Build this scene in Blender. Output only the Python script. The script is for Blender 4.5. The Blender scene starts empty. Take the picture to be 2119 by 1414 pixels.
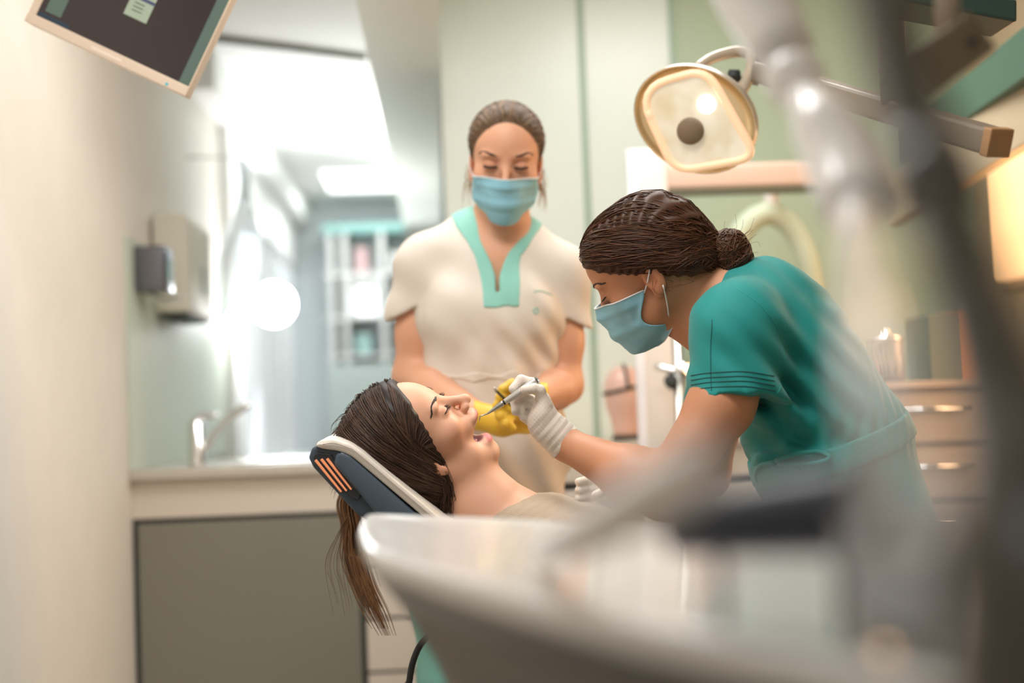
import bpy, bmesh, math, random
import numpy as np
from mathutils import Vector, Matrix
random.seed(7); rng = np.random.default_rng(7)
scene = bpy.context.scene
COL = scene.collection
# ------------------------------------------------------------------ camera
FPX = 2943.0; CX, CY = 1059.5, 707.0
CAM = np.array([0.0, 0.0, 1.05])
YAW, PITCH, ROLL = math.radians(2.83), math.radians(3.06), math.radians(2.2)
FW = np.array([math.sin(YAW)*math.cos(PITCH), math.cos(YAW)*math.cos(PITCH), math.sin(PITCH)])
_r = np.array([math.cos(YAW), -math.sin(YAW), 0.0]); _u = np.cross(_r, FW)
RT = math.cos(ROLL)*_r - math.sin(ROLL)*_u
UP = math.sin(ROLL)*_r + math.cos(ROLL)*_u
cd = bpy.data.cameras.new('camera'); cam = bpy.data.objects.new('camera', cd); COL.objects.link(cam)
M = Matrix.Identity(4)
for i in range(3):
    M[i][0] = RT[i]; M[i][1] = UP[i]; M[i][2] = -FW[i]; M[i][3] = CAM[i]
cam.matrix_world = M
cd.sensor_width = 36.0; cd.lens = 50.0; cd.clip_start = 0.05
cd.dof.use_dof = True; cd.dof.focus_distance = 2.44; cd.dof.aperture_fstop = 1.5
scene.camera = cam
# ------------------------------------------------------------------ world, large lights, exposure
w = bpy.data.worlds.new('world'); scene.world = w; w.use_nodes = True
w.node_tree.nodes['Background'].inputs[0].default_value = (1.0, 0.93, 0.83, 1)
w.node_tree.nodes['Background'].inputs[1].default_value = 0.12
scene.view_settings.view_transform = 'Standard'; scene.view_settings.look = 'None'
scene.view_settings.gamma = 1.0; scene.view_settings.use_curve_mapping = False
scene.view_settings.exposure = 0.45

def area(name, loc, direction, sx, sy, power, color):
    l = bpy.data.lights.new(name, 'AREA'); l.shape = 'RECTANGLE'; l.size = sx; l.size_y = sy
    l.energy = power; l.color = color
    o = bpy.data.objects.new(name, l); COL.objects.link(o); o.location = loc
    o.rotation_euler = Vector(direction).to_track_quat('-Z', 'Y').to_euler()
    return o
# daylight through the window in the left wall, warm lamp on the right wall, ceiling fittings and added fill
area('window_daylight', (-0.88, 7.6, 1.55), (1, -0.75, -0.12), 1.9, 1.3, 30, (0.88, 0.95, 1.0))
area('warm_lamp_light', (1.62, 3.35, 1.45), (-1, -0.1, -0.15), 0.5, 0.9, 11, (1.0, 0.58, 0.30))
area('chair_ceiling_light', (-0.05, 1.75, 2.50), (0.0, 0.1, -1), 0.9, 0.6, 17, (1.0, 0.98, 0.95))
area('rear_ceiling_light', (-0.25, -0.75, 2.50), (0.0, 0.5, -1), 0.9, 0.6, 7.5, (0.97, 0.98, 1.0))
area('middle_ceiling_light', (-0.10, 3.30, 2.50), (0.0, 0.0, -1), 0.6, 0.6, 9, (1.0, 0.99, 0.97))
area('glass_wall_added_fill', (0.75, 3.55, 2.50), (0.0, 0.15, -1), 0.6, 0.6, 11, (0.98, 1.0, 0.97))  # added fill that brightens the glass wall
area('far_added_fill', (-0.45, 8.7, 2.50), (0.0, 0.1, -1), 0.5, 0.8, 7, (0.93, 0.98, 1.0))  # added fill that lifts the dim far room
area('added_ceiling_glow', (-0.86, 6.80, 2.07), (0.55, 0.0, 1), 0.12, 0.5, 22, (0.95, 0.98, 1.0))  # added light that throws a soft glow on the ceiling
# ------------------------------------------------------------------ pixel helpers
def A(px, py, d):
    return CAM + FW*d + RT*((px-CX)/FPX*d) - UP*((py-CY)/FPX*d)
def ray(px, py):
    return FW + RT*((px-CX)/FPX) - UP*((py-CY)/FPX)
def AZ(px, py, z):
    r = ray(px, py); return CAM + r*((z-CAM[2])/r[2])
def AX(px, py, x):
    r = ray(px, py); return CAM + r*((x-CAM[0])/r[0])
def AY(px, py, y):
    r = ray(px, py); return CAM + r*((y-CAM[1])/r[1])
# ------------------------------------------------------------------ materials
def s2l(r, g, b):
    f = lambda c: ((c/255+0.055)/1.055)**2.4 if c > 10 else c/255/12.92
    return (f(r), f(g), f(b))
MATS = {}
def mat(name, rgb, rough=0.5, metal=0.0, emit=None, estr=0.0, bump=0.0, bscale=200.0, var=0.0, vscale=8.0,
        sss=0.0, trans=0.0, coat=0.0, sheen=0.0, vcol=False, stretch=None, spec=None, ior=None, alpha=None):
    if name in MATS: return MATS[name]
    m = bpy.data.materials.new(name); m.use_nodes = True; nt = m.node_tree
    b = nt.nodes['Principled BSDF']; c = s2l(*rgb)
    b.inputs['Base Color'].default_value = (*c, 1); b.inputs['Roughness'].default_value = rough
    b.inputs['Metallic'].default_value = metal
    if emit: b.inputs['Emission Color'].default_value = (*s2l(*emit), 1); b.inputs['Emission Strength'].default_value = estr
    if sss:
        b.inputs['Subsurface Weight'].default_value = sss; b.inputs['Subsurface Radius'].default_value = (1.0, 0.35, 0.18)
        b.inputs['Subsurface Scale'].default_value = 0.006
    if trans: b.inputs['Transmission Weight'].default_value = trans
    if coat: b.inputs['Coat Weight'].default_value = coat; b.inputs['Coat Roughness'].default_value = 0.05
    if sheen: b.inputs['Sheen Weight'].default_value = sheen
    if spec is not None: b.inputs['Specular IOR Level'].default_value = spec
    if ior: b.inputs['IOR'].default_value = ior
    if alpha is not None: b.inputs['Alpha'].default_value = alpha
    tc = nt.nodes.new('ShaderNodeTexCoord'); mp = nt.nodes.new('ShaderNodeMapping')
    nt.links.new(tc.outputs['Object'], mp.inputs['Vector'])
    if stretch: mp.inputs['Scale'].default_value = stretch
    colsock = None
    if vcol:
        at = nt.nodes.new('ShaderNodeAttribute'); at.attribute_name = 'Col'; colsock = at.outputs['Color']
    if var:
        n = nt.nodes.new('ShaderNodeTexNoise'); n.inputs['Scale'].default_value = vscale; n.inputs['Detail'].default_value = 4
        nt.links.new(mp.outputs[0], n.inputs['Vector'])
        hv = nt.nodes.new('ShaderNodeHueSaturation')
        mr = nt.nodes.new('ShaderNodeMapRange'); mr.inputs[1].default_value = 0.3; mr.inputs[2].default_value = 0.7
        mr.inputs[3].default_value = 1-var; mr.inputs[4].default_value = 1+var
        nt.links.new(n.outputs['Fac'], mr.inputs[0]); nt.links.new(mr.outputs[0], hv.inputs['Value'])
        if colsock: nt.links.new(colsock, hv.inputs['Color'])
        else: hv.inputs['Color'].default_value = (*c, 1)
        colsock = hv.outputs[0]
    if colsock: nt.links.new(colsock, b.inputs['Base Color'])
    if bump:
        n2 = nt.nodes.new('ShaderNodeTexNoise'); n2.inputs['Scale'].default_value = bscale; n2.inputs['Detail'].default_value = 3
        nt.links.new(mp.outputs[0], n2.inputs['Vector'])
        bp = nt.nodes.new('ShaderNodeBump'); bp.inputs['Strength'].default_value = bump; bp.inputs['Distance'].default_value = 0.002
        nt.links.new(n2.outputs['Fac'], bp.inputs['Height']); nt.links.new(bp.outputs[0], b.inputs['Normal'])
    MATS[name] = m; return m

# ------------------------------------------------------------------ object helpers
def tag(o, label=None, cat=None, group=None, kind=None):
    if label: o['label'] = label
    if cat: o['category'] = cat
    if group: o['group'] = group
    if kind: o['kind'] = kind
    return o
def link(name, me, m, parent=None, smooth=True):
    o = bpy.data.objects.new(name, me); COL.objects.link(o)
    if m is not None: me.materials.append(m)
    if smooth: me.shade_smooth()
    if parent is not None:
        o.parent = parent
        if parent.parent is None: o.matrix_parent_inverse = Matrix.Translation(-parent.location)
    return o
def mesh(name, V, F):
    me = bpy.data.meshes.new(name); me.from_pydata([tuple(map(float, v)) for v in V], [], [tuple(map(int, f)) for f in F]); me.update()
    return me
def fast_mesh(name, V, Q):
    V = np.asarray(V, np.float32); Q = np.asarray(Q, np.int32)
    me = bpy.data.meshes.new(name); n = len(Q); k = Q.shape[1]
    me.vertices.add(len(V)); me.vertices.foreach_set('co', V.ravel())
    me.loops.add(n*k); me.loops.foreach_set('vertex_index', Q.ravel())
    me.polygons.add(n); me.polygons.foreach_set('loop_start', np.arange(n, dtype=np.int32)*k)
    me.polygons.foreach_set('loop_total', np.full(n, k, np.int32))
    me.update(calc_edges=True); me.validate()
    return me
def empty(name, loc):
    o = bpy.data.objects.new(name, None); o.empty_display_size = 0.05; COL.objects.link(o); o.location = [float(v) for v in loc]
    return o
def bm_obj(name, bm, m, parent=None, smooth=False):
    me = bpy.data.meshes.new(name); bmesh.ops.recalc_face_normals(bm, faces=bm.faces); bm.to_mesh(me); bm.free()
    return link(name, me, m, parent, smooth)
def box_bm(lo, hi, bev=0.0, seg=2):
    bm = bmesh.new(); bmesh.ops.create_cube(bm, size=1.0)
    lo = np.array(lo, float); hi = np.array(hi, float)
    for v in bm.verts: v.co = Vector(((lo+hi)/2 + np.array(v.co)*(hi-lo)).tolist())
    if bev: bmesh.ops.bevel(bm, geom=list(bm.edges), offset=bev, segments=seg, profile=0.6, affect='EDGES')
    return bm
def box(name, lo, hi, m, parent=None, bev=0.0, seg=2, smooth=False):
    lo2 = np.minimum(lo, hi); hi2 = np.maximum(lo, hi)
    return bm_obj(name, box_bm(lo2, hi2, bev, seg), m, parent, smooth)
def obox(name, c, ax, half, m, parent=None, bev=0.0, seg=2, smooth=False):
    """oriented box: ax = three unit axes"""
    h = np.array(half, float); bm = box_bm(-h, h, bev, seg); R = np.array(ax, float).T; c = np.array(c, float)
    for v in bm.verts: v.co = Vector((c + R @ np.array(v.co)).tolist())
    return bm_obj(name, bm, m, parent, smooth)
def unit(v): v = np.array(v, float); return v/np.linalg.norm(v)
def frame_of(z, hint=(0, 0, 1)):
    z = unit(z); h = np.array(hint, float)
    if abs(z@unit(h)) > 0.95: h = np.array([1.0, 0, 0])
    x = unit(np.cross(h, z)); return x, np.cross(z, x), z
def prism_px(name, pts, d, thick, m, parent=None, bev=0.0, seg=2, smooth=False, ax=None):
    """outline (pixel points read at distance d) extruded away from the camera by thick metres"""
    P = [A(x, y, d) for x, y in pts]; bm = bmesh.new(); ex = (FW if ax is None else np.array(ax))*thick
    a = [bm.verts.new(p.tolist()) for p in P]; b = [bm.verts.new((p+ex).tolist()) for p in P]; n = len(P)
    bm.faces.new(a); bm.faces.new(b[::-1])
    for i in range(n): bm.faces.new([a[i], b[i], b[(i+1) % n], a[(i+1) % n]])
    if bev:
        bmesh.ops.recalc_face_normals(bm, faces=bm.faces)
        bmesh.ops.bevel(bm, geom=list(bm.edges), offset=bev, segments=seg, profile=0.6, affect='EDGES')
    return bm_obj(name, bm, m, parent, smooth)
class Tubes:
    def __init__(s): s.V = []; s.Q = []; s.n = 0
    def add(s, P, R, sides=8, cap=True, flat=None):
        P = np.array(P, float); n = len(P); R = np.broadcast_to(np.array(R, float), (n,))
        T = np.gradient(P, axis=0); T /= np.sqrt(np.einsum('ij,ij->i', T, T))[:, None]+1e-12
        h = np.array([0, 0, 1.0]) if abs(T[0][2]) < 0.9 else np.array([1.0, 0, 0])
        ang = np.arange(sides)*2*math.pi/sides; U = np.empty((n, 3)); u = h
        for i in range(n):
            t = T[i]; u = u-t*(u[0]*t[0]+u[1]*t[1]+u[2]*t[2]); u = u/math.sqrt(u[0]*u[0]+u[1]*u[1]+u[2]*u[2]+1e-18); U[i] = u
        Vv = np.cross(T, U)
        s.V.append((P[:, None]+R[:, None, None]*(np.cos(ang)[None, :, None]*U[:, None]+np.sin(ang)[None, :, None]*Vv[:, None])).reshape(-1, 3))
        b = s.n; k = np.arange(sides); k2 = (k+1) % sides
        o = b+(np.arange(n-1)*sides)[:, None]
        s.Q.append(np.stack([o+k, o+k2, o+sides+k2, o+sides+k], -1).reshape(-1, 4))
        s.n += n*sides
        if cap:
            for e, q in ((0, P[0]), (n-1, P[-1])):
                s.V.append(q[None]); o = b+e*sides
                s.Q.append(np.stack([o+k, o+k2, np.full(sides, s.n), np.full(sides, s.n)], 1)); s.n += 1
        return s
    def build(s, name, m, parent=None):
        V = np.concatenate(s.V); Q = np.concatenate(s.Q)
        tri = Q[:, 2] == Q[:, 3]
        F = [tuple(q) for q in Q[~tri].tolist()] + [tuple(q[:3]) for q in Q[tri].tolist()]
        me = bpy.data.meshes.new(name); me.from_pydata(V.tolist(), [], F); me.update()
        if len(V) < 4000:
            bm = bmesh.new(); bm.from_mesh(me); bmesh.ops.recalc_face_normals(bm, faces=bm.faces); bm.to_mesh(me); bm.free()
        return link(name, me, m, parent, True)
def spline(P, n):
    P = np.array(P, float); m = len(P)
    if m == 2: return P[0]+(P[1]-P[0])*np.linspace(0, 1, n)[:, None]
    Q = np.vstack([2*P[0]-P[1], P, 2*P[-1]-P[-2]]); t = np.linspace(0, m-1-1e-9, n); i = t.astype(int); f = (t-i)[:, None]
    a, b, c, d = Q[i], Q[i+1], Q[i+2], Q[i+3]
    return 0.5*((2*b)+(c-a)*f+(2*a-5*b+4*c-d)*f*f+(3*b-a-3*c+d)*f**3)
def tube(name, P, R, m, parent=None, sides=16, n=None):
    P = np.array(P, float); R = np.broadcast_to(np.array(R, float), (len(P),))
    if n: R = np.interp(np.linspace(0, len(P)-1, n), np.arange(len(P)), R); P = spline(P, n)
    return Tubes().add(P, R, sides).build(name, m, parent)
def lathe(name, prof, c, axis, m, parent=None, sides=40, sx=1.0):
    """prof: (radius, height) pairs turned about axis through c"""
    x, y, z = frame_of(axis); V = []; F = []; ang = np.arange(sides)*2*math.pi/sides; c = np.array(c)
    for r, h in prof:
        for a in ang: V.append(c + z*h + r*(x*math.cos(a)*sx + y*math.sin(a)))
    for i in range(len(prof)-1):
        for k in range(sides):
            k2 = (k+1) % sides; F.append((i*sides+k, i*sides+k2, (i+1)*sides+k2, (i+1)*sides+k))
    F.append(tuple(range(sides))[::-1]); F.append(tuple((len(prof)-1)*sides+k for k in range(sides)))
    me = mesh(name, V, F); bm = bmesh.new(); bm.from_mesh(me); bmesh.ops.recalc_face_normals(bm, faces=bm.faces)
    bmesh.ops.dissolve_degenerate(bm, edges=bm.edges, dist=1e-6); bm.to_mesh(me); bm.free()
    o = link(name, me, m, parent, False)
    for p in o.data.polygons: p.use_smooth = len(p.vertices) == 4
    return o
# ------------------------------------------------------------------ implicit surfaces (for bodies, cloth, hands)
def smin(a, b, k):
    if k <= 0: return np.minimum(a, b)
    h = np.maximum(k-np.abs(a-b), 0)/k; return np.minimum(a, b)-h*h*k*0.25
class Sd:
    def __init__(s, Mx=None, sc=1.0):
        s.p = []; s.disp = None; s.off = 0.0; s.rs = 1.0; s.wf = False   # wf: new shapes are given in world coordinates
        s.R = np.eye(3) if Mx is None else np.array(Mx[0], float)   # columns = local axes in world
        s.o = np.zeros(3) if Mx is None else np.array(Mx[1], float); s.sc = sc; s.idn = Mx is None
    def copy(s):
        c = Sd((s.R, s.o), s.sc); c.idn = s.idn; c.p = list(s.p); c.disp = s.disp; c.off = s.off; c.rs = s.rs; return c
    def L(s, P):          # world -> local
        if s.idn: return P
        d = P.dtype if hasattr(P, 'dtype') and P.dtype == np.float32 else float
        return (P-s.o.astype(d)) @ (s.R/s.sc).astype(d)
    def W(s, P): return s.o + (np.array(P, float)*s.sc) @ s.R.T
    def ell(s, c, r, ax=None, k=0.02, op='u'):
        c = np.array(c, float); r = np.broadcast_to(np.array(r, float), (3,))*s.rs; k = k*s.rs
        if s.wf: c = s.L(c); r = r/s.sc; k = k/s.sc; ax = (np.eye(3) if ax is None else np.array(ax, float))@s.R
        X = None if ax is None else np.array(ax, float).T.astype(np.float32)
        c = c.astype(np.float32); i1 = (1/r).astype(np.float32); i2 = (1/r**2).astype(np.float32); rm = float(r.min())
        def f(P):
            q = P-c
            if X is not None: q = q @ X
            a = q*i1; k0 = np.sqrt(np.einsum('...i,...i', a, a)); b = q*i2; k1 = np.sqrt(np.einsum('...i,...i', b, b))+1e-9
            return np.where(k0 < 1e-4, -rm, k0*(k0-1)/k1)
        s.p.append((f, k, op)); return s
    def cap(s, a, b, ra, rb=None, k=0.02, op='u'):
        rb = ra if rb is None else rb; ra = ra*s.rs; rb = rb*s.rs; k = k*s.rs; a = np.array(a, float); b = np.array(b, float)
        if s.wf: a = s.L(a); b = s.L(b); ra = ra/s.sc; rb = rb/s.sc; k = k/s.sc
        ab = (b-a).astype(np.float32); L2 = max(float(ab@ab), 1e-12); a = a.astype(np.float32); ra = np.float32(ra); rd = np.float32(rb-ra); L2 = np.float32(L2)
        def f(P):
            q = P-a; t = np.clip((q@ab)/L2, 0, 1); e = q-t[..., None]*ab
            return np.sqrt(np.einsum('...i,...i', e, e))-(ra+rd*t)
        s.p.append((f, k, op)); return s
    def chain(s, pts, k=0.02):
        for (a, ra), (b, rb) in zip(pts[:-1], pts[1:]): s.cap(a, b, ra, rb, k)
        return s
    def plane(s, c, n, k=0.0, op='i'):
        c = np.array(c, float); n = unit(n); s.p.append((lambda P: (P-c.astype(P.dtype))@n.astype(P.dtype), k, op)); return s
    def fn(s, f, k=0.0, op='i'): s.p.append((f, k, op)); return s
    def comb(s, D, d, k, op):
        if op == 'u': return smin(D, d, k)
        if op == 's': return -smin(-D, d, k)
        return -smin(-D, -d, k)
    def ev(s, P, act=None):
        P = s.L(P); D = np.full(P.shape[:-1], 1e3, P.dtype)
        for i, (f, k, op) in enumerate(s.p):
            if act is not None and not act[i]: continue
            D = s.comb(D, f(P), k, op)
        if s.disp is not None: D = D+s.disp(P)
        return (D-s.off)*s.sc
    def grad(s, P, e=0.0015):
        g = np.stack([s.ev(P+np.eye(3)[i]*e)-s.ev(P-np.eye(3)[i]*e) for i in range(3)], -1)
        return g/(np.linalg.norm(g, axis=-1, keepdims=True)+1e-9)
    def proj(s, P, off=0.0, it=6):
        P = np.array(P, float)
        for _ in range(it): P = P-(np.clip(s.ev(P)-off, -0.05, 0.05))[:, None]*s.grad(P)
        return P
    def mesh(s, lo, hi, h, B=12):
        lo = np.array(lo, float); hi = np.array(hi, float); nb = np.ceil((hi-lo)/(h*B)).astype(int)
        g = np.stack(np.meshgrid(*[np.arange(n) for n in nb], indexing='ij'), -1).reshape(-1, 3)
        C = lo+(g+0.5)*B*h; rad = B*h*0.866; PL = s.L(C)
        D = np.full(len(C), 1e3); DU = np.full(len(C), 1e3); ds = []
        for f, k, op in s.p:
            d = f(PL); ds.append(d); D = s.comb(D, d, k, op)
            if op == 'u': DU = np.minimum(DU, d)
        rl = rad/s.sc; keep = np.abs(D-s.off) < rl*1.35+0.009
        act = np.ones((len(C), len(s.p)), bool)
        for i, (f, k, op) in enumerate(s.p):
            if op == 'u': act[:, i] = ds[i] < DU+3.2*rl+k
            elif op == 's': act[:, i] = ds[i] < 4*rl+k
            else: act[:, i] = ds[i] > -4*rl-k
        loc = np.stack(np.meshgrid(*[np.arange(B+1)]*3, indexing='ij'), -1)
        ids = []; pos = []; eds = []
        off8 = np.array([[i, j, k] for i in (0, 1) for j in (0, 1) for k in (0, 1)])
        e12 = [(a, b) for a in range(8) for b in range(a+1, 8) if np.abs(off8[a]-off8[b]).sum() == 1]
        for bi in np.nonzero(keep)[0]:
            base = g[bi]*B; v = s.ev((lo+(base+loc)*h).astype(np.float32), act[bi]); sg = v < 0
            if sg.all() or not sg.any(): continue
            c8 = [sg[o[0]:o[0]+B, o[1]:o[1]+B, o[2]:o[2]+B] for o in off8]; cnt = sum(c.astype(np.int8) for c in c8)
            I = np.nonzero((cnt > 0) & (cnt < 8))
            I = np.stack(I, 1); vals = np.stack([v[tuple((I+o).T)] for o in off8], 1)
            acc = np.zeros((len(I), 3)); n = np.zeros(len(I))
            for a, b in e12:
                va, vb = vals[:, a], vals[:, b]; mk = (va < 0) != (vb < 0)
                t = np.where(mk, va/(va-vb+1e-20*(va == vb)), 0)
                acc += np.where(mk[:, None], off8[a]+(off8[b]-off8[a])*t[:, None], 0); n += mk
            ids.append(I+base); pos.append(lo+(I+base+acc/n[:, None])*h)
            for ax in range(3):
                o = np.eye(3, dtype=int)[ax]; s0 = sg[:B, :B, :B]; s1 = sg[o[0]:o[0]+B, o[1]:o[1]+B, o[2]:o[2]+B]
                J = np.stack(np.nonzero(s0 != s1), 1)
                if len(J): eds.append(np.column_stack([J+base, np.full(len(J), ax), s0[tuple(J.T)]]))
        ids = np.concatenate(ids); pos = np.concatenate(pos); eds = np.concatenate(eds)
        K = 4096; key = lambda a: (a[:, 0]*K+a[:, 1])*K+a[:, 2]
        kk = key(ids.astype(np.int64)+1); order = np.argsort(kk); ks = kk[order]; pos = pos[order]
        quads = []
        for ax in range(3):
            E = eds[eds[:, 3] == ax].astype(np.int64); u = np.eye(3, dtype=np.int64)[(ax+1) % 3]; v_ = np.eye(3, dtype=np.int64)[(ax+2) % 3]
            cells = [E[:, :3], E[:, :3]-u, E[:, :3]-u-v_, E[:, :3]-v_]; idx = []; ok = np.ones(len(E), bool)
            for c in cells:
                q = key(c+1); j = np.clip(np.searchsorted(ks, q), 0, len(ks)-1); ok &= ks[j] == q; idx.append(j)
            q = np.stack(idx, 1); fl = E[:, 4] == 0; q[fl] = q[fl][:, ::-1]; quads.append(q[ok])
        return pos, np.concatenate(quads)
    def build(s, name, lo, hi, h, m, parent=None, colfn=None):
        V, Q = s.mesh(lo, hi, h); me = fast_mesh(name, V, Q)
        if colfn is not None:
            c = colfn(s.L(V)); at = me.color_attributes.new('Col', 'FLOAT_COLOR', 'POINT')
            at.data.foreach_set('color', np.column_stack([c, np.ones(len(c))]).astype(np.float32).ravel())
        return link(name, me, m, parent, True)
def bbox(pts, pad):
    P = np.array(pts); return P.min(0)-pad, P.max(0)+pad
# ------------------------------------------------------------------ room shell
XL, XR, YF, ZC = -0.96, 1.78, 9.8, 2.55
m_wall = mat('wall_paint', (226, 221, 212), 0.75, bump=0.05, bscale=300, var=0.02)
m_white = mat('white_paint', (236, 236, 234), 0.6)
m_ceil = mat('ceiling_paint', (240, 240, 238), 0.8)
m_floor = mat('floor_vinyl', (150, 142, 130), 0.35, var=0.06, vscale=3)
m_grey = mat('grey_laminate', (128, 126, 114), 0.38, var=0.02, vscale=2)
m_dark = mat('dark_gap', (40, 46, 42), 0.6)
m_cream = mat('cream_laminate', (216, 205, 192), 0.45)
m_glassp = mat('backpainted_glass', (212, 220, 212), 0.32, var=0.01)
m_green = mat('green_wall_paint', (172, 188, 164), 0.55, var=0.02, vscale=3)
m_seam = mat('seam_green', (150, 172, 152), 0.4)
m_chrome = mat('chrome', (225, 225, 225), 0.12, 1.0)
m_steel = mat('brushed_steel', (190, 188, 182), 0.3, 1.0)
m_plastic = mat('white_plastic', (228, 224, 214), 0.3, coat=0.2)
m_taupe = mat('taupe_plastic', (176, 160, 142), 0.4)
def st(o): tag(o, kind='structure'); return o
st(box('floor', (XL-0.1, -2.0, -0.1), (XR+0.1, YF+0.1, 0.0), m_floor))
ceiling = st(box('ceiling', (XL-0.1, -1.7, ZC), (XR+0.1, YF+0.1, ZC+0.1), m_ceil))
# the dark seam between two ceiling panels
a = AZ(436, 74, ZC-0.004); b = AZ(758, 116, ZC-0.004); ax = frame_of(b-a)
obox('ceiling_seam', (a+b)/2, ax, (0.004, 0.022, np.linalg.norm(b-a)/2), mat('seam_grey', (120, 122, 112), 0.6), ceiling)
wl = st(box('wall_left', (XL-0.12, -1.6, 0), (XL, 6.30, ZC), m_wall))
st(box('wall_left_pier', (XL-0.12, 6.30, 0), (XL+0.05, 6.62, ZC), m_white))
# window in the far part of the left wall: sill wall, head wall and panes of bright blinds
st(box('wall_left_sill', (XL-0.12, 6.6, 0), (XL, YF, 0.86), m_white))
st(box('wall_left_head', (XL-0.12, 6.6, 2.12), (XL, YF, ZC), m_white))
m_blind = mat('blind_cloth', (232, 236, 238), 0.8, emit=(222, 232, 240), estr=0.22)
m_frame = mat('window_frame_white', (228, 230, 230), 0.5)
win = st(empty('window_1', (XL-0.02, 8.2, 0.86)))
for i in range(7):
    y0 = 6.64+i*0.45
    box('blind_slat', (XL-0.07, y0+0.03, 0.87), (XL-0.055, y0+0.43, 2.11), m_blind, win)
    box('window_mullion', (XL-0.05, y0-0.015, 0.86), (XL-0.005, y0+0.02, 2.12), m_frame, win)
box('window_sill', (XL-0.06, 6.6, 0.84), (XL+0.10, YF-0.02, 0.875), m_white, win, 0.005)
st(box('wall_far', (XL-0.12, YF, 0), (XR+0.1, YF+0.1, ZC), mat('far_wall_paint', (224, 230, 230), 0.7)))
# soffit over the right half, front glass wall, green wall
zs = 2.20; xs = AZ(737, 0, zs)[0]
xg0 = AY(908, 60, 4.62)[0]
st(box('trim_1', (xs, 3.7, zs), (xg0-0.002, YF, ZC-0.001), mat('soffit_paint', (214, 217, 206), 0.5)))
st(box('trim_2', (XL, 5.6, ZC-0.16), (XL+0.10, YF, ZC-0.001), m_white))
YG = 4.62
xg0 = AY(908, 60, YG)[0]; xg1 = AY(1217, 400, YG)[0]; xg2 = AY(1390, 60, YG)[0]
wb = st(box('wall_back', (xg0, YG+0.012, 0), (XR+0.05, YG+0.08, ZC), m_green))
box('glass_panel', (xg0, YG, 0.0), (xg1-0.012, YG+0.0115, zs+0.3), m_glassp, wb, 0.003)
box('glass_panel', (xg1+0.008, YG, 0.0), (xg2-0.010, YG+0.0115, zs+0.3), m_glassp, wb, 0.003)
box('glass_edge', (xg1-0.012, YG-0.004, 0.0), (xg1+0.006, YG+0.0115, zs+0.3), m_seam, wb)
box('glass_edge', (xg2-0.010, YG-0.004, 0.0), (xg2+0.006, YG+0.0115, zs+0.3), m_seam, wb)
st(box('wall_front', (XL-0.1, -1.7, 0), (XR+0.1, -1.6, ZC), m_wall))
st(box('wall_right', (XR, -1.6, 0), (XR+0.1, YG+0.08, ZC), mat('tan_wall_paint', (196, 176, 148), 0.7)))
# ------------------------------------------------------------------ ceiling lights
m_panel = mat('light_panel', (250, 250, 250), 0.5, emit=(250, 251, 255), estr=1.5)
def ceil_light(lo, hi, label, m=m_panel):
    r = empty('ceiling_light', ((lo[0]+hi[0])/2, (lo[1]+hi[1])/2, ZC-0.02)); tag(r, label, 'ceiling light')
    box('diffuser', (lo[0]+0.02, lo[1]+0.02, ZC-0.014), (hi[0]-0.02, hi[1]-0.02, ZC-0.006), m, r)
    for q in ((lo[0], lo[1], lo[0]+0.02, hi[1]), (hi[0]-0.02, lo[1], hi[0], hi[1]), (lo[0]+0.02, lo[1], hi[0]-0.02, lo[1]+0.02), (lo[0]+0.02, hi[1]-0.02, hi[0]-0.02, hi[1])):
        box('frame', (q[0], q[1], ZC-0.016), (q[2], q[3], ZC), m_white, r)
upl = empty('added_glow_trough', (-0.88, 6.80, 1.98)); tag(upl, 'slim white trough added to brighten the corridor ceiling', 'lamp')  # added fixture, only there to carry the ceiling glow
box('trough', (-0.94, 6.52, 2.0), (-0.78, 7.08, 2.045), m_white, upl, 0.012, 3, True)
box('bracket', (XL, 6.75, 2.005), (-0.93, 6.85, 2.03), m_white, upl)
ceil_light((-0.5, 1.45), (0.4, 2.05), 'white light panel in the ceiling above the treatment chair')
ceil_light((-0.7, -1.05), (0.2, -0.45), 'white light panel in the ceiling behind the viewpoint')
ceil_light((0.45, 3.25), (1.05, 3.85), 'square light panel added in the ceiling to brighten the glass wall')
ceil_light((-0.70, 8.3), (-0.20, 9.1), 'light panel added in the ceiling to brighten the far shelves')
ceil_light((-0.40, 3.0), (0.20, 3.6), 'small square light panel in the ceiling above the assistant')
# ------------------------------------------------------------------ left sink counter
yc0 = AX(266, 985, XL)[1]; zt = AX(266, 974, XL)[2]
xcr = 0.02
cab = empty('sink_cabinet', (-0.5, yc0+0.3, 0)); tag(cab, 'grey laminate sink cabinet under the left counter', 'cabinet')
yf = yc0+0.03; zk = AY(285, 1083, yf)[2]
box('body', (XL+0.001, yf+0.02, 0.02), (xcr, yc0+0.62, zt-0.035), m_cream, cab)
box('fascia', (XL+0.001, yf, zk+0.012), (xcr, yf+0.02, zt-0.033), m_cream, cab)
xa = AY(280, 1200, yf)[0]; xb = AY(752, 1200, yf)[0]
box('door_reveal', (XL+0.001, yf+0.008, 0.06), (xcr, yf+0.02, zk+0.014), m_dark, cab)
dr = box('door', (xa+0.012, yf-0.004, 0.08), (xb-0.012, yf+0.014, zk-0.004), m_grey, cab, 0.002)
zr = [AY(800, y, yf)[2] for y in (1056, 1168, 1280, 1392)]
for i in range(3):
    box('drawer', (xb+0.006, yf-0.004, zr[i+1]+0.006), (xcr-0.01, yf+0.014, zr[i]-0.004), m_cream, cab, 0.002)
box('drawer', (xb+0.006, yf-0.004, 0.08), (xcr-0.01, yf+0.014, zr[3]-0.004), m_cream, cab, 0.002)
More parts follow.
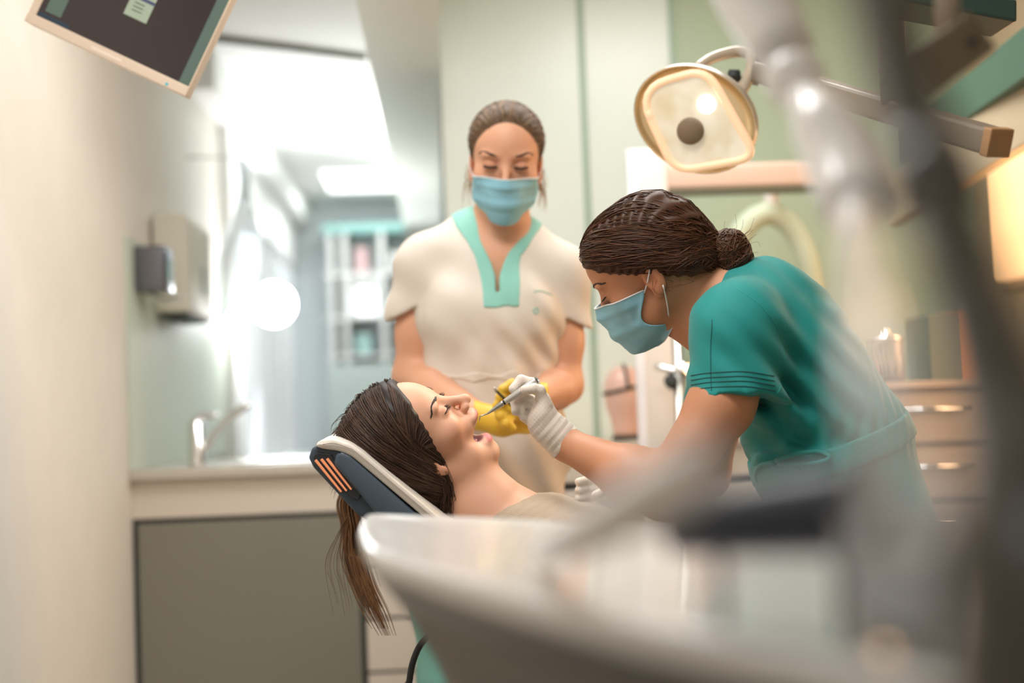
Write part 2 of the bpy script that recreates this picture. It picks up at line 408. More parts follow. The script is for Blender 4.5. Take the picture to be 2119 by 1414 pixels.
tag(box('worktop', (XL+0.001, yc0, zt-0.032), (xcr+0.02, yc0+1.15, zt), mat('worktop_stone', (196, 190, 178), 0.22, var=0.05, vscale=40), None, 0.004),
    'pale stone worktop with a thin edge carrying the sink tap', 'worktop')
sp = box('splashback_glass', (XL+0.0005, yc0+0.01, zt+0.001), (XL+0.008, 6.28, AX(264, 492, XL)[2]), mat('splashback', (200, 210, 196), 0.55, spec=0.2))
tag(sp, 'pale green glass splashback on the left wall above the worktop', 'splashback')
# sink rim
sk = empty('sink', (-0.42, yc0+0.35, zt)); tag(sk, 'steel inset sink basin beside the tap', 'sink')
for q in ((-0.66, 0.12, -0.2, 0.15), (-0.66, 0.50, -0.2, 0.53), (-0.66, 0.15, -0.63, 0.50), (-0.23, 0.15, -0.2, 0.50)):
    box('rim', (q[0], yc0+q[1], zt+0.0002), (q[2], yc0+q[3], zt+0.006), m_steel, sk)
box('basin', (-0.63, yc0+0.15, zt+0.0003), (-0.23, yc0+0.50, zt+0.002), m_steel, sk)
# tap
dt = yc0+0.20; T = lambda x, y: AY(x, y, dt)
b0 = T(408, 966); b0[2] = zt
tap = empty('sink_tap', b0); tag(tap, 'chrome lever tap with slanted spout over the sink', 'tap')
top = T(405, 872)
lathe('tap_body', [(0.030, 0), (0.030, 0.012), (0.026, 0.018), (0.026, top[2]-zt-0.004), (0.022, top[2]-zt)], b0, (0, 0, 1), m_chrome, tap)
p = [T(420, 935), T(440, 905), T(470, 870), T(516, 836)]
tube('spout', p, [0.013, 0.013, 0.012, 0.012], m_chrome, tap, 14, 14)
tube('lever', [T(402, 872), T(420, 862), T(452, 860)], [0.012, 0.011, 0.007], m_chrome, tap, 12, 8)
# ------------------------------------------------------------------ things on the left wall
zz = lambda y_px, yy: AX(300, y_px, XL)[2]
y0 = AX(268, 560, XL)[1]+0.02
sd = empty('soap_dispenser', (XL+0.05, y0+0.05, 1.5)); tag(sd, 'small chrome soap dispenser on the left wall above the tap', 'dispenser')
za = AY(300, 622, y0)[2]; zb = AY(300, 508, y0)[2]; xo = AY(343, 560, y0)[0]
box('body', (XL+0.009, y0, za+0.03), (xo, y0+0.13, zb), mat('smoky_chrome', (120, 122, 132), 0.18, 1.0), sd, 0.008, 3, True)
tube('pump_lever', [(xo-0.07, y0+0.065, za+0.03), (xo-0.02, y0+0.06, za+0.005), (xo+0.035, y0+0.03, za+0.01)], 0.006, m_chrome, sd, 10, 8)
box('viewing_window', (xo-0.002, y0+0.03, za+0.06), (xo+0.003, y0+0.10, zb-0.04), mat('teal_liquid', (96, 140, 130), 0.2), sd)
y1 = 4.76; zc0 = AY(360, 645, y1)[2]; zc1 = AY(345, 442, y1)[2]; x1 = AY(385, 500, y1)[0]
pt = empty('paper_towel_dispenser', (XL+0.06, y1+0.2, zc0)); tag(pt, 'white paper towel dispenser on the wall behind the soap dispenser', 'dispenser')
box('housing', (XL+0.009, y1, zc0), (x1, y1+0.52, zc1), mat('ivory_plastic', (214, 211, 196), 0.5), pt, 0.012, 3, True)
box('sight_slot', (x1-0.001, y1+0.30, zc0+0.08), (x1+0.003, y1+0.34, zc0+0.18), mat('slot_green', (130, 160, 145), 0.4), pt)
box('paper_mouth', (XL+0.02, y1+0.05, zc0-0.012), (x1-0.01, y1+0.47, zc0+0.003), m_dark, pt)
# clear plastic apron roll hanging on the wall
V = []; F = []; n = 22; k = 14
for i in range(n+1):
    t = i/n
    for j in range(k+1):
        u = j/k; px = 470+ (70*math.sin(math.pi*(0.12+0.75*t)))*u + 14*math.sin(7*t+3*u) - 30*t*t + 40*(1-t)*0.4
        py = 325+t*330 + 18*u
        P = AY(px, py, 5.5+0.10*math.sin(5*u+4*t)+0.12*u); V.append(P)
for i in range(n):
    for j in range(k): a0 = i*(k+1)+j; F.append((a0, a0+1, a0+k+2, a0+k+1))
apr = empty('plastic_apron', V[0]); tag(apr, 'crumpled clear plastic apron hanging by the paper towel dispenser', 'plastic apron')
o = link('film', mesh('film', V, F), mat('clear_film', (235, 240, 242), 0.12, trans=0.55, ior=1.15), apr); o.modifiers.new('thick', 'SOLIDIFY').thickness = 0.002
tube('hook', [(XL-0.002, V[0][1]+0.03, V[0][2]+0.01), (V[3][0], V[3][1], V[3][2]+0.004), (V[6][0], V[6][1], V[6][2])], 0.004, m_steel, apr, 8, 8)
# round lamp glowing at the far window
lc = AX(566, 630, XL+0.22)
gl = empty('globe_lamp', lc); tag(gl, 'bright round globe lamp glowing in front of the far window', 'lamp')
bm = bmesh.new(); bmesh.ops.create_icosphere(bm, subdivisions=4, radius=0.095)
for v in bm.verts: v.co += Vector(lc.tolist())
bm_obj('globe', bm, mat('globe_glow', (255, 255, 255), 0.5, emit=(255, 255, 255), estr=34), gl, True)
tube('bracket', [(XL, lc[1], lc[2]-0.02), (lc[0]-0.08, lc[1], lc[2]-0.01)], 0.012, m_steel, gl, 10)
# far shelves seen through the gap beside the assistant; haze put into pale colours
Yb = YF-0.40
def fy(px, py, y=Yb): return AY(px, py, y)
sh = empty('shelf_unit', fy(760, 930)); tag(sh, 'pale far shelf unit with a teal top strip behind the assistant', 'shelf')
q = fy(682, 930); r_ = fy(905, 458)
m_teal = mat('teal_panel', (150, 200, 194), 0.5)
box('back_panel', (q[0], Yb+0.33, 0.0), (r_[0], Yb+0.36, r_[2]), mat('pale_shelf', (226, 232, 230), 0.6), sh)
box('top_strip', (q[0], Yb-0.02, fy(700, 482)[2]), (r_[0], Yb+0.33, r_[2]), m_teal, sh)
for y_ in (565, 655, 735, 860): box('shelf_board', (q[0], Yb, fy(700, y_)[2]-0.02), (r_[0], Yb+0.33, fy(700, y_)[2]), m_white, sh)
for x_ in (684, 712, 790): box('upright', (fy(x_, 700)[0], Yb-0.005, 0), (fy(x_, 700)[0]+0.035, Yb+0.33, fy(700, 482)[2]), m_white, sh)
box('plinth_panel', (q[0], Yb-0.01, 0), (r_[0], Yb, fy(700, 745)[2]-0.03), mat('sage_panel', (196, 208, 204), 0.6), sh)
def carton(x0, y0_, x1_, y1_, m, label, nm='carton'):
    p0 = fy(x0, y1_); p1 = fy(x1_, y0_); zb_ = min((fy(700, q_)[2] for q_ in (565, 655, 735, 860)), key=lambda z_: abs(z_-p0[2]))+0.001; o = box(nm, (p0[0], Yb+0.04, zb_), (p1[0], Yb+0.26, zb_+p1[2]-p0[2]), m, None, 0.008); tag(o, label, nm.replace('_', ' ')); return o
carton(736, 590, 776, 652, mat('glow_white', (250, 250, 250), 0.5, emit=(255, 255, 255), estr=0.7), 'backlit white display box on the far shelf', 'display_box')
carton(806, 520, 842, 562, m_white, 'white carton on the upper far shelf beside the shoulder')
carton(736, 510, 758, 563, mat('pink_carton', (220, 184, 184), 0.6), 'narrow pinkish carton on the upper far shelf')
carton(735, 690, 768, 733, mat('teal_carton', (168, 202, 196), 0.6), 'teal carton on the middle far shelf')
carton(736, 800, 782, 858, mat('beige_carton', (214, 205, 190), 0.6), 'beige carton on the lowest far shelf')
# ------------------------------------------------------------------ right background
# post-mounted x-ray unit
dx = 3.9; X = lambda x, y: AY(x, y, dx)
pb = X(1352, 700); pb[2] = 0
xr = empty('imaging_unit', pb); tag(xr, 'white floor-standing imaging unit with post and pale pink cross arm', 'imaging unit')
x0_, x1_ = X(1318, 600)[0], X(1392, 600)[0]; zt_ = X(1355, 306)[2]
m_post = mat('white_enamel', (222, 216, 208), 0.35); m_blush = mat('blush_enamel', (206, 178, 160), 0.5)
box('post', (x0_, dx, 0.02), (x1_, dx+0.07, zt_), m_post, xr, 0.012, 3, True)
box('post_edge_strip', (x0_-0.012, dx-0.006, 0.05), (x0_+0.014, dx+0.02, zt_-0.004), mat('bright_strip', (240, 240, 246), 0.25), xr, 0.003)
box('foot', (x0_-0.10, dx-0.03, 0.0), (x1_+0.10, dx+0.075, 0.03), m_post, xr, 0.01)
zA0, zA1 = X(1500, 388)[2], X(1500, 336)[2]; xe = X(1712, 350)[0]
box('cross_arm', (x1_-0.01, dx+0.01, zA0), (xe, dx+0.065, zA1), m_blush, xr, 0.012, 3, True)
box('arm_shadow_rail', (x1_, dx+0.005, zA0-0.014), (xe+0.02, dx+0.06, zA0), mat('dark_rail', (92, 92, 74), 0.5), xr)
ring = [X(1640+105*math.cos(t), 640+230*math.sin(t)) for t in np.linspace(math.pi*1.0, math.pi*2.0, 20)]
tube('rotating_arch', [p_+np.array([0, 0.3, 0]) for p_ in ring], 0.035, mat('sage_enamel', (196, 206, 182), 0.5), xr, 14)
tp_ = ring[10]+np.array([0, 0.3, 0]); tube('arch_mount', [tp_+np.array([0, 0, 0.01]), tp_+np.array([0, -0.02, 0.10]), (tp_[0], dx+0.05, zA0+0.02)], 0.022, m_post, xr, 12, 10)
X = lambda x, y: AY(x, y, dx-0.10)
cl = empty('pole_clamp', X(1402, 770)); tag(cl, 'chrome pole with cross clamp behind the dentist mask', 'clamp')
pl0 = X(1400, 690); tube('pole', [pl0, (pl0[0], pl0[1], 0.012)], 0.014, m_steel, cl, 14)
lathe('pole_foot', [(0.05, 0.0), (0.05, 0.012), (0.02, 0.025)], (pl0[0], pl0[1], 0.0), (0, 0, 1), m_steel, cl)
tube('cross_bar', [X(1355, 758), X(1450, 782)], 0.010, m_chrome, cl, 12)
lathe('knob', [(0.012, -0.02), (0.026, -0.016), (0.026, 0.012), (0.014, 0.02)], X(1415, 768), (0.6, -1, 0.2), m_chrome, cl, 20)
lathe('knob', [(0.010, -0.02), (0.020, -0.016), (0.020, 0.012), (0.012, 0.02)], X(1390, 790), (-0.3, -1, 0.2), m_dark, cl, 20)
# right back cabinet with the pink vessel
yk = 3.98; xk0 = AY(1060, 950, yk)[0]; zk1 = AY(1300, 912, yk+0.15)[2]
bc = empty('back_cabinet', (0.7, yk+0.3, 0)); tag(bc, 'low cream cabinet standing against the glass wall', 'cabinet')
box('top_board', (xk0, yk, zk1-0.02), (1.05, YG-0.02, zk1), mat('pale_wood', (208, 190, 168), 0.5, var=0.04, vscale=20, stretch=(1, 8, 8)), bc, 0.003)
zdk = AY(1200, 1008, yk)[2]
box('carcass', (xk0+0.01, yk+0.03, 0.03), (1.04, YG-0.03, zk1-0.02), m_cream, bc)
box('gap_strip', (xk0+0.01, yk+0.022, zdk-0.008), (1.04, yk+0.031, zdk+0.008), m_dark, bc)
box('drawer_front', (xk0+0.01, yk+0.012, zdk+0.012), (1.04, yk+0.03, zk1-0.024), m_cream, bc, 0.003)
box('lower_door', (xk0+0.01, yk+0.012, 0.06), (1.04, yk+0.03, zdk-0.012), m_cream, bc, 0.003)
vc = AY(1296, 905, yk+0.15); vc[2] = zk1; sc_ = (yk+0.15)/FPX
ve = empty('pink_vessel', vc); tag(ve, 'pale pink rounded vessel with dark straps on the back cabinet', 'vessel')
m_pink = mat('pink_gloss', (226, 186, 172), 0.35, coat=0.3)
lathe('base_ring', [(0.040, 0.0), (0.042, 0.004), (0.042, 0.012), (0.038, 0.014)], vc, (0, 0, 1), m_dark, ve)
lathe('vessel_body', [(0.036, 0.012), (0.038, 0.03), (0.042, 0.06), (0.052, 0.09), (0.058, 0.115), (0.060, 0.14), (0.058, 0.165), (0.050, 0.19), (0.036, 0.208), (0.016, 0.218), (0.001, 0.22)], vc, (0, 0, 1), m_pink, ve)
ringp = [vc+np.array([0.0605*math.cos(t), 0.0605*math.sin(t), 0.150-0.012*math.cos(t)*-1]) for t in np.linspace(0, 2*math.pi, 40)]
tube('strap', ringp, 0.0055, m_dark, ve, 8)
tube('strap', [vc+np.array([0.004, -0.0605, 0.150]), vc+np.array([0.002, -0.054, 0.18]), vc+np.array([0, -0.036, 0.207]), vc+np.array([0, 0, 0.222])], 0.005, m_dark, ve, 8, 12)
# little things on the back cabinet and shelf, right
yj = 3.7; J = lambda x, y: AY(x, y, yj)
zj = J(1835, 792)[2]
sb = empty('side_cabinet', (J(1880, 800)[0], yj+0.15, 0)); tag(sb, 'taupe cabinet with small drawers behind the dentist', 'cabinet')
xj0 = J(1765, 800)[0]
box('top_board', (xj0, yj-0.06, zj-0.018), (XR-0.02, yj+0.34, zj), m_taupe, sb, 0.003)
box('carcass', (xj0+0.02, yj-0.02, 0.03), (XR-0.02, yj+0.34, zj-0.018), mat('taupe_front', (170, 156, 138), 0.5), sb)
for i in range(4):
    o = box('drawer', (xj0+0.03, yj-0.04, zj-0.16-i*0.15), (XR-0.03, yj-0.02, zj-0.03-i*0.15), mat('taupe_front', (170, 156, 138), 0.5), sb, 0.003)
    tube('handle', [(xj0+0.10, yj-0.055, zj-0.075-i*0.15), (xj0+0.30, yj-0.055, zj-0.075-i*0.15)], 0.006, m_chrome, o, 8)
jc = J(1837, 790); jc[2] = zj
jar = empty('glass_jar', jc); tag(jar, 'clear glass jar with steel lid knob on the side cabinet', 'jar')
m_glass = mat('clear_glass', (245, 240, 235), 0.03, trans=0.9, ior=1.4)
lathe('jar_wall', [(0.040, 0.0), (0.044, 0.006), (0.044, 0.105), (0.046, 0.112), (0.042, 0.112), (0.040, 0.105), (0.040, 0.010), (0.0005, 0.008)], jc, (0, 0, 1), m_glass, jar)
lathe('lid', [(0.045, 0.113), (0.045, 0.119), (0.012, 0.124), (0.012, 0.138), (0.006, 0.142)], jc, (0, 0, 1), m_chrome, jar)
for i in range(5):
    a_ = i*1.3; tg = tube('metal_rod', [jc+np.array([0.02*math.cos(a_), 0.02*math.sin(a_), 0.011]), jc+np.array([0.028*math.cos(a_), 0.028*math.sin(a_), 0.10])], 0.0035, m_steel, jar, 8)
bxp = J(1960, 735)
for nm, (x0b, y0b, x1b, y1b), m, lb in (('storage_box', (1900, 640, 1962, 742), mat('slate_box', (92, 104, 92), 0.5), 'slate coloured storage box beside the orange carton'),
                                ('orange_carton', (1966, 632, 2012, 742), mat('orange_card', (206, 142, 92), 0.5), 'small orange carton on the side cabinet')):
    p0 = AY(x0b, y1b, yj+0.12); p1 = AY(x1b, y0b, yj+0.12)
    tag(box(nm, (p0[0], yj+0.02, zj), (p1[0], yj+0.22, zj+(p1[2]-p0[2])+0.045), m, None, 0.004), lb, 'box')
# warm wall lamp on the right
hl = AX(2110, 440, XR-0.01)
wlmp = empty('wall_lamp', hl); tag(wlmp, 'warm glowing wall lamp at the right edge', 'lamp')
box('shade', (XR-0.05, hl[1]-0.30, hl[2]-0.20), (XR-0.001, hl[1]+0.16, hl[2]+0.22), mat('lamp_glow', (255, 214, 166), 0.5, emit=(255, 196, 138), estr=1.25), wlmp, 0.015, 3, True)
box('back_plate', (XR-0.008, hl[1]-0.33, hl[2]-0.23), (XR-0.0005, hl[1]+0.19, hl[2]+0.25), m_taupe, wlmp)
# teal ceiling beam and tan valance at upper right
for nm, p0, p1, wd, m, lb in (('ceiling_beam', (1880, 300), (2200, 60), 0.055, mat('teal_beam', (70, 104, 86), 0.5), 'teal painted beam running along the upper right wall'),
                      ('valance', (1850, 420), (2260, 150), 0.07, mat('sand_valance', (196, 178, 150), 0.6), 'sand coloured valance below the teal beam')):
    a_ = A(*p0, 4.35); b_ = A(*p1, 2.9 if nm == 'ceiling_beam' else 2.9); ax = frame_of(b_-a_)
    tag(obox(nm, (a_+b_)/2, ax, (0.02, wd, np.linalg.norm(b_-a_)/2), m, None, 0.004), lb, nm.replace('_', ' '))
a_ = A(1850, -25, 2.3); b_ = A(2105, 22, 2.3)
ax = frame_of(b_-a_, FW)
tag(obox('overhead_shelf', (a_+b_)/2+FW*0.06, (UP, FW, ax[2]), (0.018, 0.06, np.linalg.norm(b_-a_)/2), mat('dark_green_board', (44, 66, 60), 0.4), None, 0.004), 'dark green overhead shelf edge at the top right corner', 'shelf')
# ------------------------------------------------------------------ wall/ceiling monitor (upper left)
dm = 2.85
u_ = unit(0.905*RT-0.425*UP); v_ = unit(0.425*RT+0.905*UP); n_ = np.cross(u_, v_)   # n_ faces the camera
BL = A(52, 44, dm); Wm = np.linalg.norm(A(383, 205, dm)-BL); Hm = 0.30
mc = BL+u_*Wm/2+v_*Hm/2
mon = empty('monitor', mc); tag(mon, 'tilted cream framed monitor with dark screen at the upper left', 'monitor')
m_bez = mat('bezel_cream', (226, 205, 184), 0.4)
obox('housing', mc-n_*0.02, (u_, v_, n_), (Wm/2, Hm/2, 0.019), m_bez, mon, 0.004, 2)
obox('bottom_bezel', BL+u_*Wm/2+v_*0.010+n_*0.003, (u_, v_, n_), (Wm/2, 0.0105, 0.004), m_bez, mon, 0.0025, 2)
obox('side_bezel', BL+u_*0.008+v_*(Hm/2+0.01)+n_*0.002, (u_, v_, n_), (0.008, Hm/2-0.01, 0.003), m_bez, mon, 0.002, 2)
obox('side_bezel', BL+u_*(Wm-0.0015)+v_*(Hm/2+0.01)+n_*0.002, (u_, v_, n_), (0.0015, Hm/2-0.01, 0.003), m_bez, mon, 0.0005, 1)
def scr(nm, x0, y0, x1, y1, m, par, lift): # in metres from the lower left corner
    return obox(nm, BL+u_*(x0+x1)/2+v_*(y0+y1)/2+n_*lift, (u_, v_, n_), (abs(x1-x0)/2, abs(y1-y0)/2, 0.0004), m, par)
m_scr = mat('screen_dark', (30, 24, 24), 0.25, emit=(46, 36, 36), estr=0.5, var=0.25, vscale=9)
sc = scr('screen', 0.016, 0.021, Wm-0.003, Hm-0.005, m_scr, mon, 0.0006)
m_strip = mat('screen_strip', (60, 74, 66), 0.3, emit=(74, 92, 82), estr=0.6)
scr('side_strip', Wm-0.026, 0.022, Wm-0.004, Hm-0.006, m_strip, sc, 0.0016)
scr('side_strip', 0.028, 0.036, 0.062, Hm-0.006, m_strip, sc, 0.0016)
scr('task_bar', 0.017, 0.022, 0.085, 0.030, mat('task_blue', (20, 34, 44), 0.3, emit=(24, 46, 60), estr=0.6), sc, 0.0014)
dlg = scr('dialog_window', 0.172, 0.098, 0.222, 0.20, mat('dialog_pale', (120, 130, 112), 0.4, emit=(140, 150, 130), estr=0.55), sc, 0.0016)
m_txt = mat('dialog_text', (60, 68, 62), 0.5)
scr('title_bar', 0.172, 0.137, 0.222, 0.143, mat('dialog_blue', (40, 44, 72), 0.4, emit=(56, 60, 96), estr=0.6), sc, 0.0028)
for i in range(5): scr('text_line', 0.184, 0.151+i*0.008, 0.218, 0.1525+i*0.008, m_txt, sc, 0.0028)
for i in range(3): scr('text_line', 0.184, 0.112+i*0.008, 0.205, 0.1135+i*0.008, m_txt, sc, 0.0028)
obox('finger_scoop', BL+u_*Wm*0.50+v_*0.0085+n_*0.0068, (u_, v_, n_), (0.034, 0.003, 0.0012), mat('scoop_pale', (238, 222, 206), 0.3), mon, 0.001)
obox('power_light', BL+u_*(Wm-0.044)+v_*0.006+n_*0.0072, (u_, v_, n_), (0.0028, 0.0028, 0.0012), mat('led_teal', (40, 120, 130), 0.3, emit=(60, 150, 160), estr=0.8), mon, 0.001)
tube('mount_arm', [mc-n_*0.04, mc-n_*0.12+np.array([0, 0, 0.12]), [mc[0]-n_[0]*0.12, mc[1]-n_[1]*0.12, ZC-0.001]], 0.018, m_plastic, mon, 14, 16)
# ------------------------------------------------------------------ operating lamp
dl = 2.85; lcn = A(1440, 248, dl)
ln = unit(-FW*0.88-RT*0.30-UP*0.30)
def lp(px, py, off=0.0):
    r = ray(px, py); c = lcn+ln*off; return CAM+r*(((c-CAM)@ln)/(r@ln))
lamp = empty('operating_lamp', lcn); tag(lamp, 'oval dental operating lamp lit above the dentist', 'lamp')
m_lh = mat('lamp_housing', (172, 162, 146), 0.35, coat=0.2)
V = []; F = []; ns = 56
prof = [(0.985, 0.010), (1.0, 0.004), (1.0, -0.012), (0.97, -0.035), (0.86, -0.058), (0.62, -0.076), (0.30, -0.086), (0.02, -0.088)]
outl = [lp(1440+128*math.cos(t)*(1)-0.0*math.sin(t), 246+112*math.sin(t)+20*math.cos(t)) for t in np.linspace(0, 2*math.pi, ns, endpoint=False)]
for r, h in prof:
    for p in outl: V.append(lcn+(p-lcn)*r+ln*h)
for i in range(len(prof)-1):
    for k in range(ns): F.append((i*ns+k, i*ns+(k+1) % ns, (i+1)*ns+(k+1) % ns, (i+1)*ns+k))
link('housing', mesh('housing', V, F), m_lh, lamp)
V = []; F = []; prof = [(0.985, 0.010), (0.965, 0.010), (0.955, 0.002), (0.90, -0.012), (0.70, -0.024), (0.40, -0.031), (0.02, -0.034)]
for r, h in prof:
    for p in outl: V.append(lcn+(p-lcn)*r+ln*h)
for i in range(len(prof)-1):
    for k in range(ns): F.append((i*ns+k, i*ns+(k+1) % ns, (i+1)*ns+(k+1) % ns, (i+1)*ns+k))
link('reflector', mesh('reflector', V, F), mat('reflector_gold', (236, 222, 190), 0.2, 0.8), lamp)
def round_poly(pts, rad, n=7):
    out = []; pts = [np.array(p, float) for p in pts]; m_ = len(pts)
    for i in range(m_):
        p, a, b = pts[i], pts[i-1], pts[(i+1) % m_]; ra = rad[i] if hasattr(rad, '__len__') else rad
        s0 = p+unit(a-p)*min(ra, np.linalg.norm(a-p)*0.48); s1 = p+unit(b-p)*min(ra, np.linalg.norm(b-p)*0.48)
        for t in np.linspace(0, 1, n): out.append((1-t)**2*s0+2*t*(1-t)*p+t*t*s1)
    return out
wp = round_poly([(1318, 184), (1462, 142), (1566, 326), (1396, 356)], [70, 46, 40, 44])
rim = [lp(x, y, 0.013) for x, y in wp]; rim.append(rim[0]); rim.append(rim[1])
tube('window_rim', rim, 0.0085, mat('peach_rim', (250, 214, 178), 0.3, emit=(255, 205, 160), estr=0.3), lamp, 10)
wi = [(1438+(x-1438)*0.93, 252+(y-252)*0.93) for x, y in wp]
V = [lp(x, y, 0.010) for x, y in wi]+[lp(x, y, 0.015) for x, y in wi]; k = len(wi)
F = [tuple(range(k)), tuple(range(2*k-1, k-1, -1))]+[(i, (i+1) % k, k+(i+1) % k, k+i) for i in range(k)]
m_lg = mat('lamp_lens', (206, 190, 156), 0.12, coat=0.5)
nt = m_lg.node_tree; bs = nt.nodes['Principled BSDF']
nz = nt.nodes.new('ShaderNodeTexNoise'); nz.inputs['Scale'].default_value = 14; tcn = nt.nodes.new('ShaderNodeTexCoord'); nt.links.new(tcn.outputs['Object'], nz.inputs['Vector'])
rp = nt.nodes.new('ShaderNodeValToRGB'); rp.color_ramp.elements[0].color = (0.62, 0.50, 0.30, 1); rp.color_ramp.elements[1].color = (0.98, 0.95, 0.86, 1)  # mottled emission colours stand in for reflections on the lens
rp.color_ramp.elements[0].position = 0.30; rp.color_ramp.elements[1].position = 0.58
nt.links.new(nz.outputs['Fac'], rp.inputs['Fac']); nt.links.new(rp.outputs[0], bs.inputs['Emission Color']); bs.inputs['Emission Strength'].default_value = 0.33
link('lens', mesh('lens', V, F), m_lg, lamp, False)
cp = lp(1429, 271, 0.017)
lathe('bulb_cap', [(0.0272, -0.004), (0.0272, 0.006), (0.024, 0.009), (0.001, 0.010)], cp, ln, mat('bulb_cap_taupe', (132, 112, 88), 0.5), lamp, 36)
hc = lp(1462, 216, 0.0155)
lathe('hot_bulb', [(0.0185, 0.0), (0.017, 0.003), (0.010, 0.005), (0.001, 0.006)], hc, ln, mat('bulb_glow', (255, 255, 255), 0.4, emit=(255, 252, 240), estr=4), lamp, 24)
sl = bpy.data.lights.new('operating_lamp_beam', 'SPOT'); sl.energy = 9; sl.spot_size = math.radians(48); sl.spot_blend = 0.9; sl.color = (1.0, 0.86, 0.66); sl.shadow_soft_size = 0.05
so = bpy.data.objects.new('operating_lamp_beam', sl); COL.objects.link(so); so.location = (lcn+ln*0.06).tolist()
so.rotation_euler = Vector((A(985, 880, 2.42)-lcn).tolist()).to_track_quat('-Z', 'Y').to_euler()
# yoke and arm
m_yoke = mat('yoke_taupe', (190, 176, 156), 0.35, coat=0.2)
yk_ = [A(1440, 142, 2.86), A(1475, 120, 2.90), A(1525, 107, 2.93), A(1553, 114, 2.93), A(1556, 140, 2.91), A(1535, 185, 2.87), A(1512, 222, 2.86)]
yo = tube('yoke', yk_, [0.010, 0.011, 0.012, 0.012, 0.013, 0.014, 0.012], m_yoke, lamp, 12, 26)
lathe('pivot', [(0.010, -0.012), (0.014, -0.010), (0.014, 0.010), (0.010, 0.012)], A(1519, 158, 2.88), RT, m_dark, yo, 20)
obox('knuckle', A(1567, 146, 2.90), frame_of(A(1620, 160, 2.9)-A(1567, 146, 2.9)), (0.022, 0.026, 0.012), mat('brown_joint', (120, 100, 84), 0.5), lamp, 0.004)
arm_a = A(1572, 148, 2.88); arm_b = A(2058, 293, 2.2)
fr = frame_of(arm_b-arm_a)
obox('support_arm', (arm_a+arm_b)/2, fr, (0.020, 0.021, np.linalg.norm(arm_b-arm_a)/2), mat('arm_taupe', (128, 116, 100), 0.45), lamp, 0.006, 2)
obox('arm_end_cap', arm_b+fr[2]*0.006, fr, (0.0215, 0.0225, 0.010), mat('end_cap_tan', (170, 128, 86), 0.45), lamp, 0.003, 2)
dp = arm_a+(arm_b-arm_a)*0.64; tube('drop_post', [dp+UP*0.015, np.array([dp[0], dp[1], ZC-0.001])], 0.024, m_lh, lamp, 14)
# ------------------------------------------------------------------ dental chair
ch = empty('dental_chair', (0.35, 2.6, 0.0)); tag(ch, 'dental chair with dark blue headrest and white cushion edge under the patient', 'dental chair')
m_navy = mat('navy_leather', (70, 84, 98), 0.45, bump=0.15, bscale=500, coat=0.1); m_shell = mat('slate_shell', (62, 74, 86), 0.4)
m_pad = mat('white_leather', (226, 218, 206), 0.4, bump=0.12, bscale=400)
d0, d1 = 2.38, 2.62
hs = prism_px('headrest', [(638, 948), (645, 928), (662, 920), (700, 926), (880, 1078), (905, 1110), (790, 1100), (735, 1062), (648, 968)], d0+0.006, d1-d0-0.012, m_shell, ch, 0.006, 3, True)
prism_px('cushion', [(650, 924), (660, 912), (690, 908), (722, 918), (748, 934), (955, 1110), (940, 1122), (884, 1078), (728, 946), (700, 934), (668, 930)], d0-0.004, d1-d0+0.008, m_pad, hs, 0.007, 3, True)
prism_px('side_cushion', [(690, 962), (694, 940), (708, 934), (726, 944), (882, 1082), (880, 1096), (806, 1090), (776, 1064), (738, 1016)], d0-0.004, 0.03, m_navy, hs, 0.007, 3, True)
m_or = mat('vent_orange', (228, 150, 108), 0.5, emit=(236, 140, 90), estr=0.25); m_lou = mat('vent_frame', (42, 46, 50), 0.4)  # orange light inside the slots is put into their colour and emission
prism_px('vent_frame', [(648, 944), (656, 936), (686, 940), (690, 952), (748, 1022), (742, 1036), (728, 1034), (652, 956)], d0+0.002, 0.012, m_lou, hs, 0.002)
for a_, b_, wdt in (((653, 952), (706, 1019), 4.6), ((665, 950), (717, 1017), 4.6), ((677, 949), (727, 1014), 4.6)):
    dx_, dy_ = b_[0]-a_[0], b_[1]-a_[1]; L_ = math.hypot(dx_, dy_); nx, ny = -dy_/L_*wdt*0.8, dx_/L_*wdt*0.8
    prism_px('vent_slot', [(a_[0]+nx, a_[1]+ny), (a_[0]-nx*0.6, a_[1]-ny*0.6), (b_[0]-nx*0.5, b_[1]-ny*0.5), (b_[0]+nx*0.5, b_[1]+ny*0.5)], d0-0.0005, 0.006, m_or, hs, 0.0012)
st_ = [A(x, y, d0-0.0055) for x, y in ((668, 920), (692, 918), (722, 928), (746, 944), (900, 1075), (944, 1112))]
tube('stitching', st_, 0.0007, mat('thread_tan', (170, 154, 138), 0.7), hs, 6, 40)
NB = A(985, 1060, 2.49); PV = A(1420, 1330, 2.72)
bx_ = unit(PV-NB); side_ = unit(np.cross(bx_, UP)); nrm_ = unit(np.cross(side_, bx_))
if nrm_[2] < 0: nrm_ = -nrm_
obox('backrest', (NB+PV)/2-nrm_*0.150+bx_*0.07, (side_, nrm_, bx_), (0.20, 0.045, np.linalg.norm(PV-NB)/2-0.06), m_navy, ch, 0.03, 4, True)
ld = unit(np.array([0.93, 0.36, 0.0])); sd2 = unit(np.cross(ld, (0, 0, 1)))
pz = PV-nrm_*0.19
obox('seat', np.array([pz[0], pz[1], pz[2]-0.0])+ld*0.20, (sd2, np.array([0, 0, 1.0]), ld), (0.23, 0.05, 0.26), m_navy, ch, 0.03, 4, True)
obox('leg_rest', pz+ld*0.78+np.array([0, 0, -0.03]), (sd2, np.array([0, 0, 1.0]), ld), (0.19, 0.045, 0.34), m_navy, ch, 0.03, 4, True)
cb = pz+ld*0.15
lathe('column', [(0.16, 0.05), (0.13, 0.10), (0.10, 0.16), (0.10, pz[2]-0.05)], (cb[0], cb[1], 0), (0, 0, 1), m_plastic, ch)
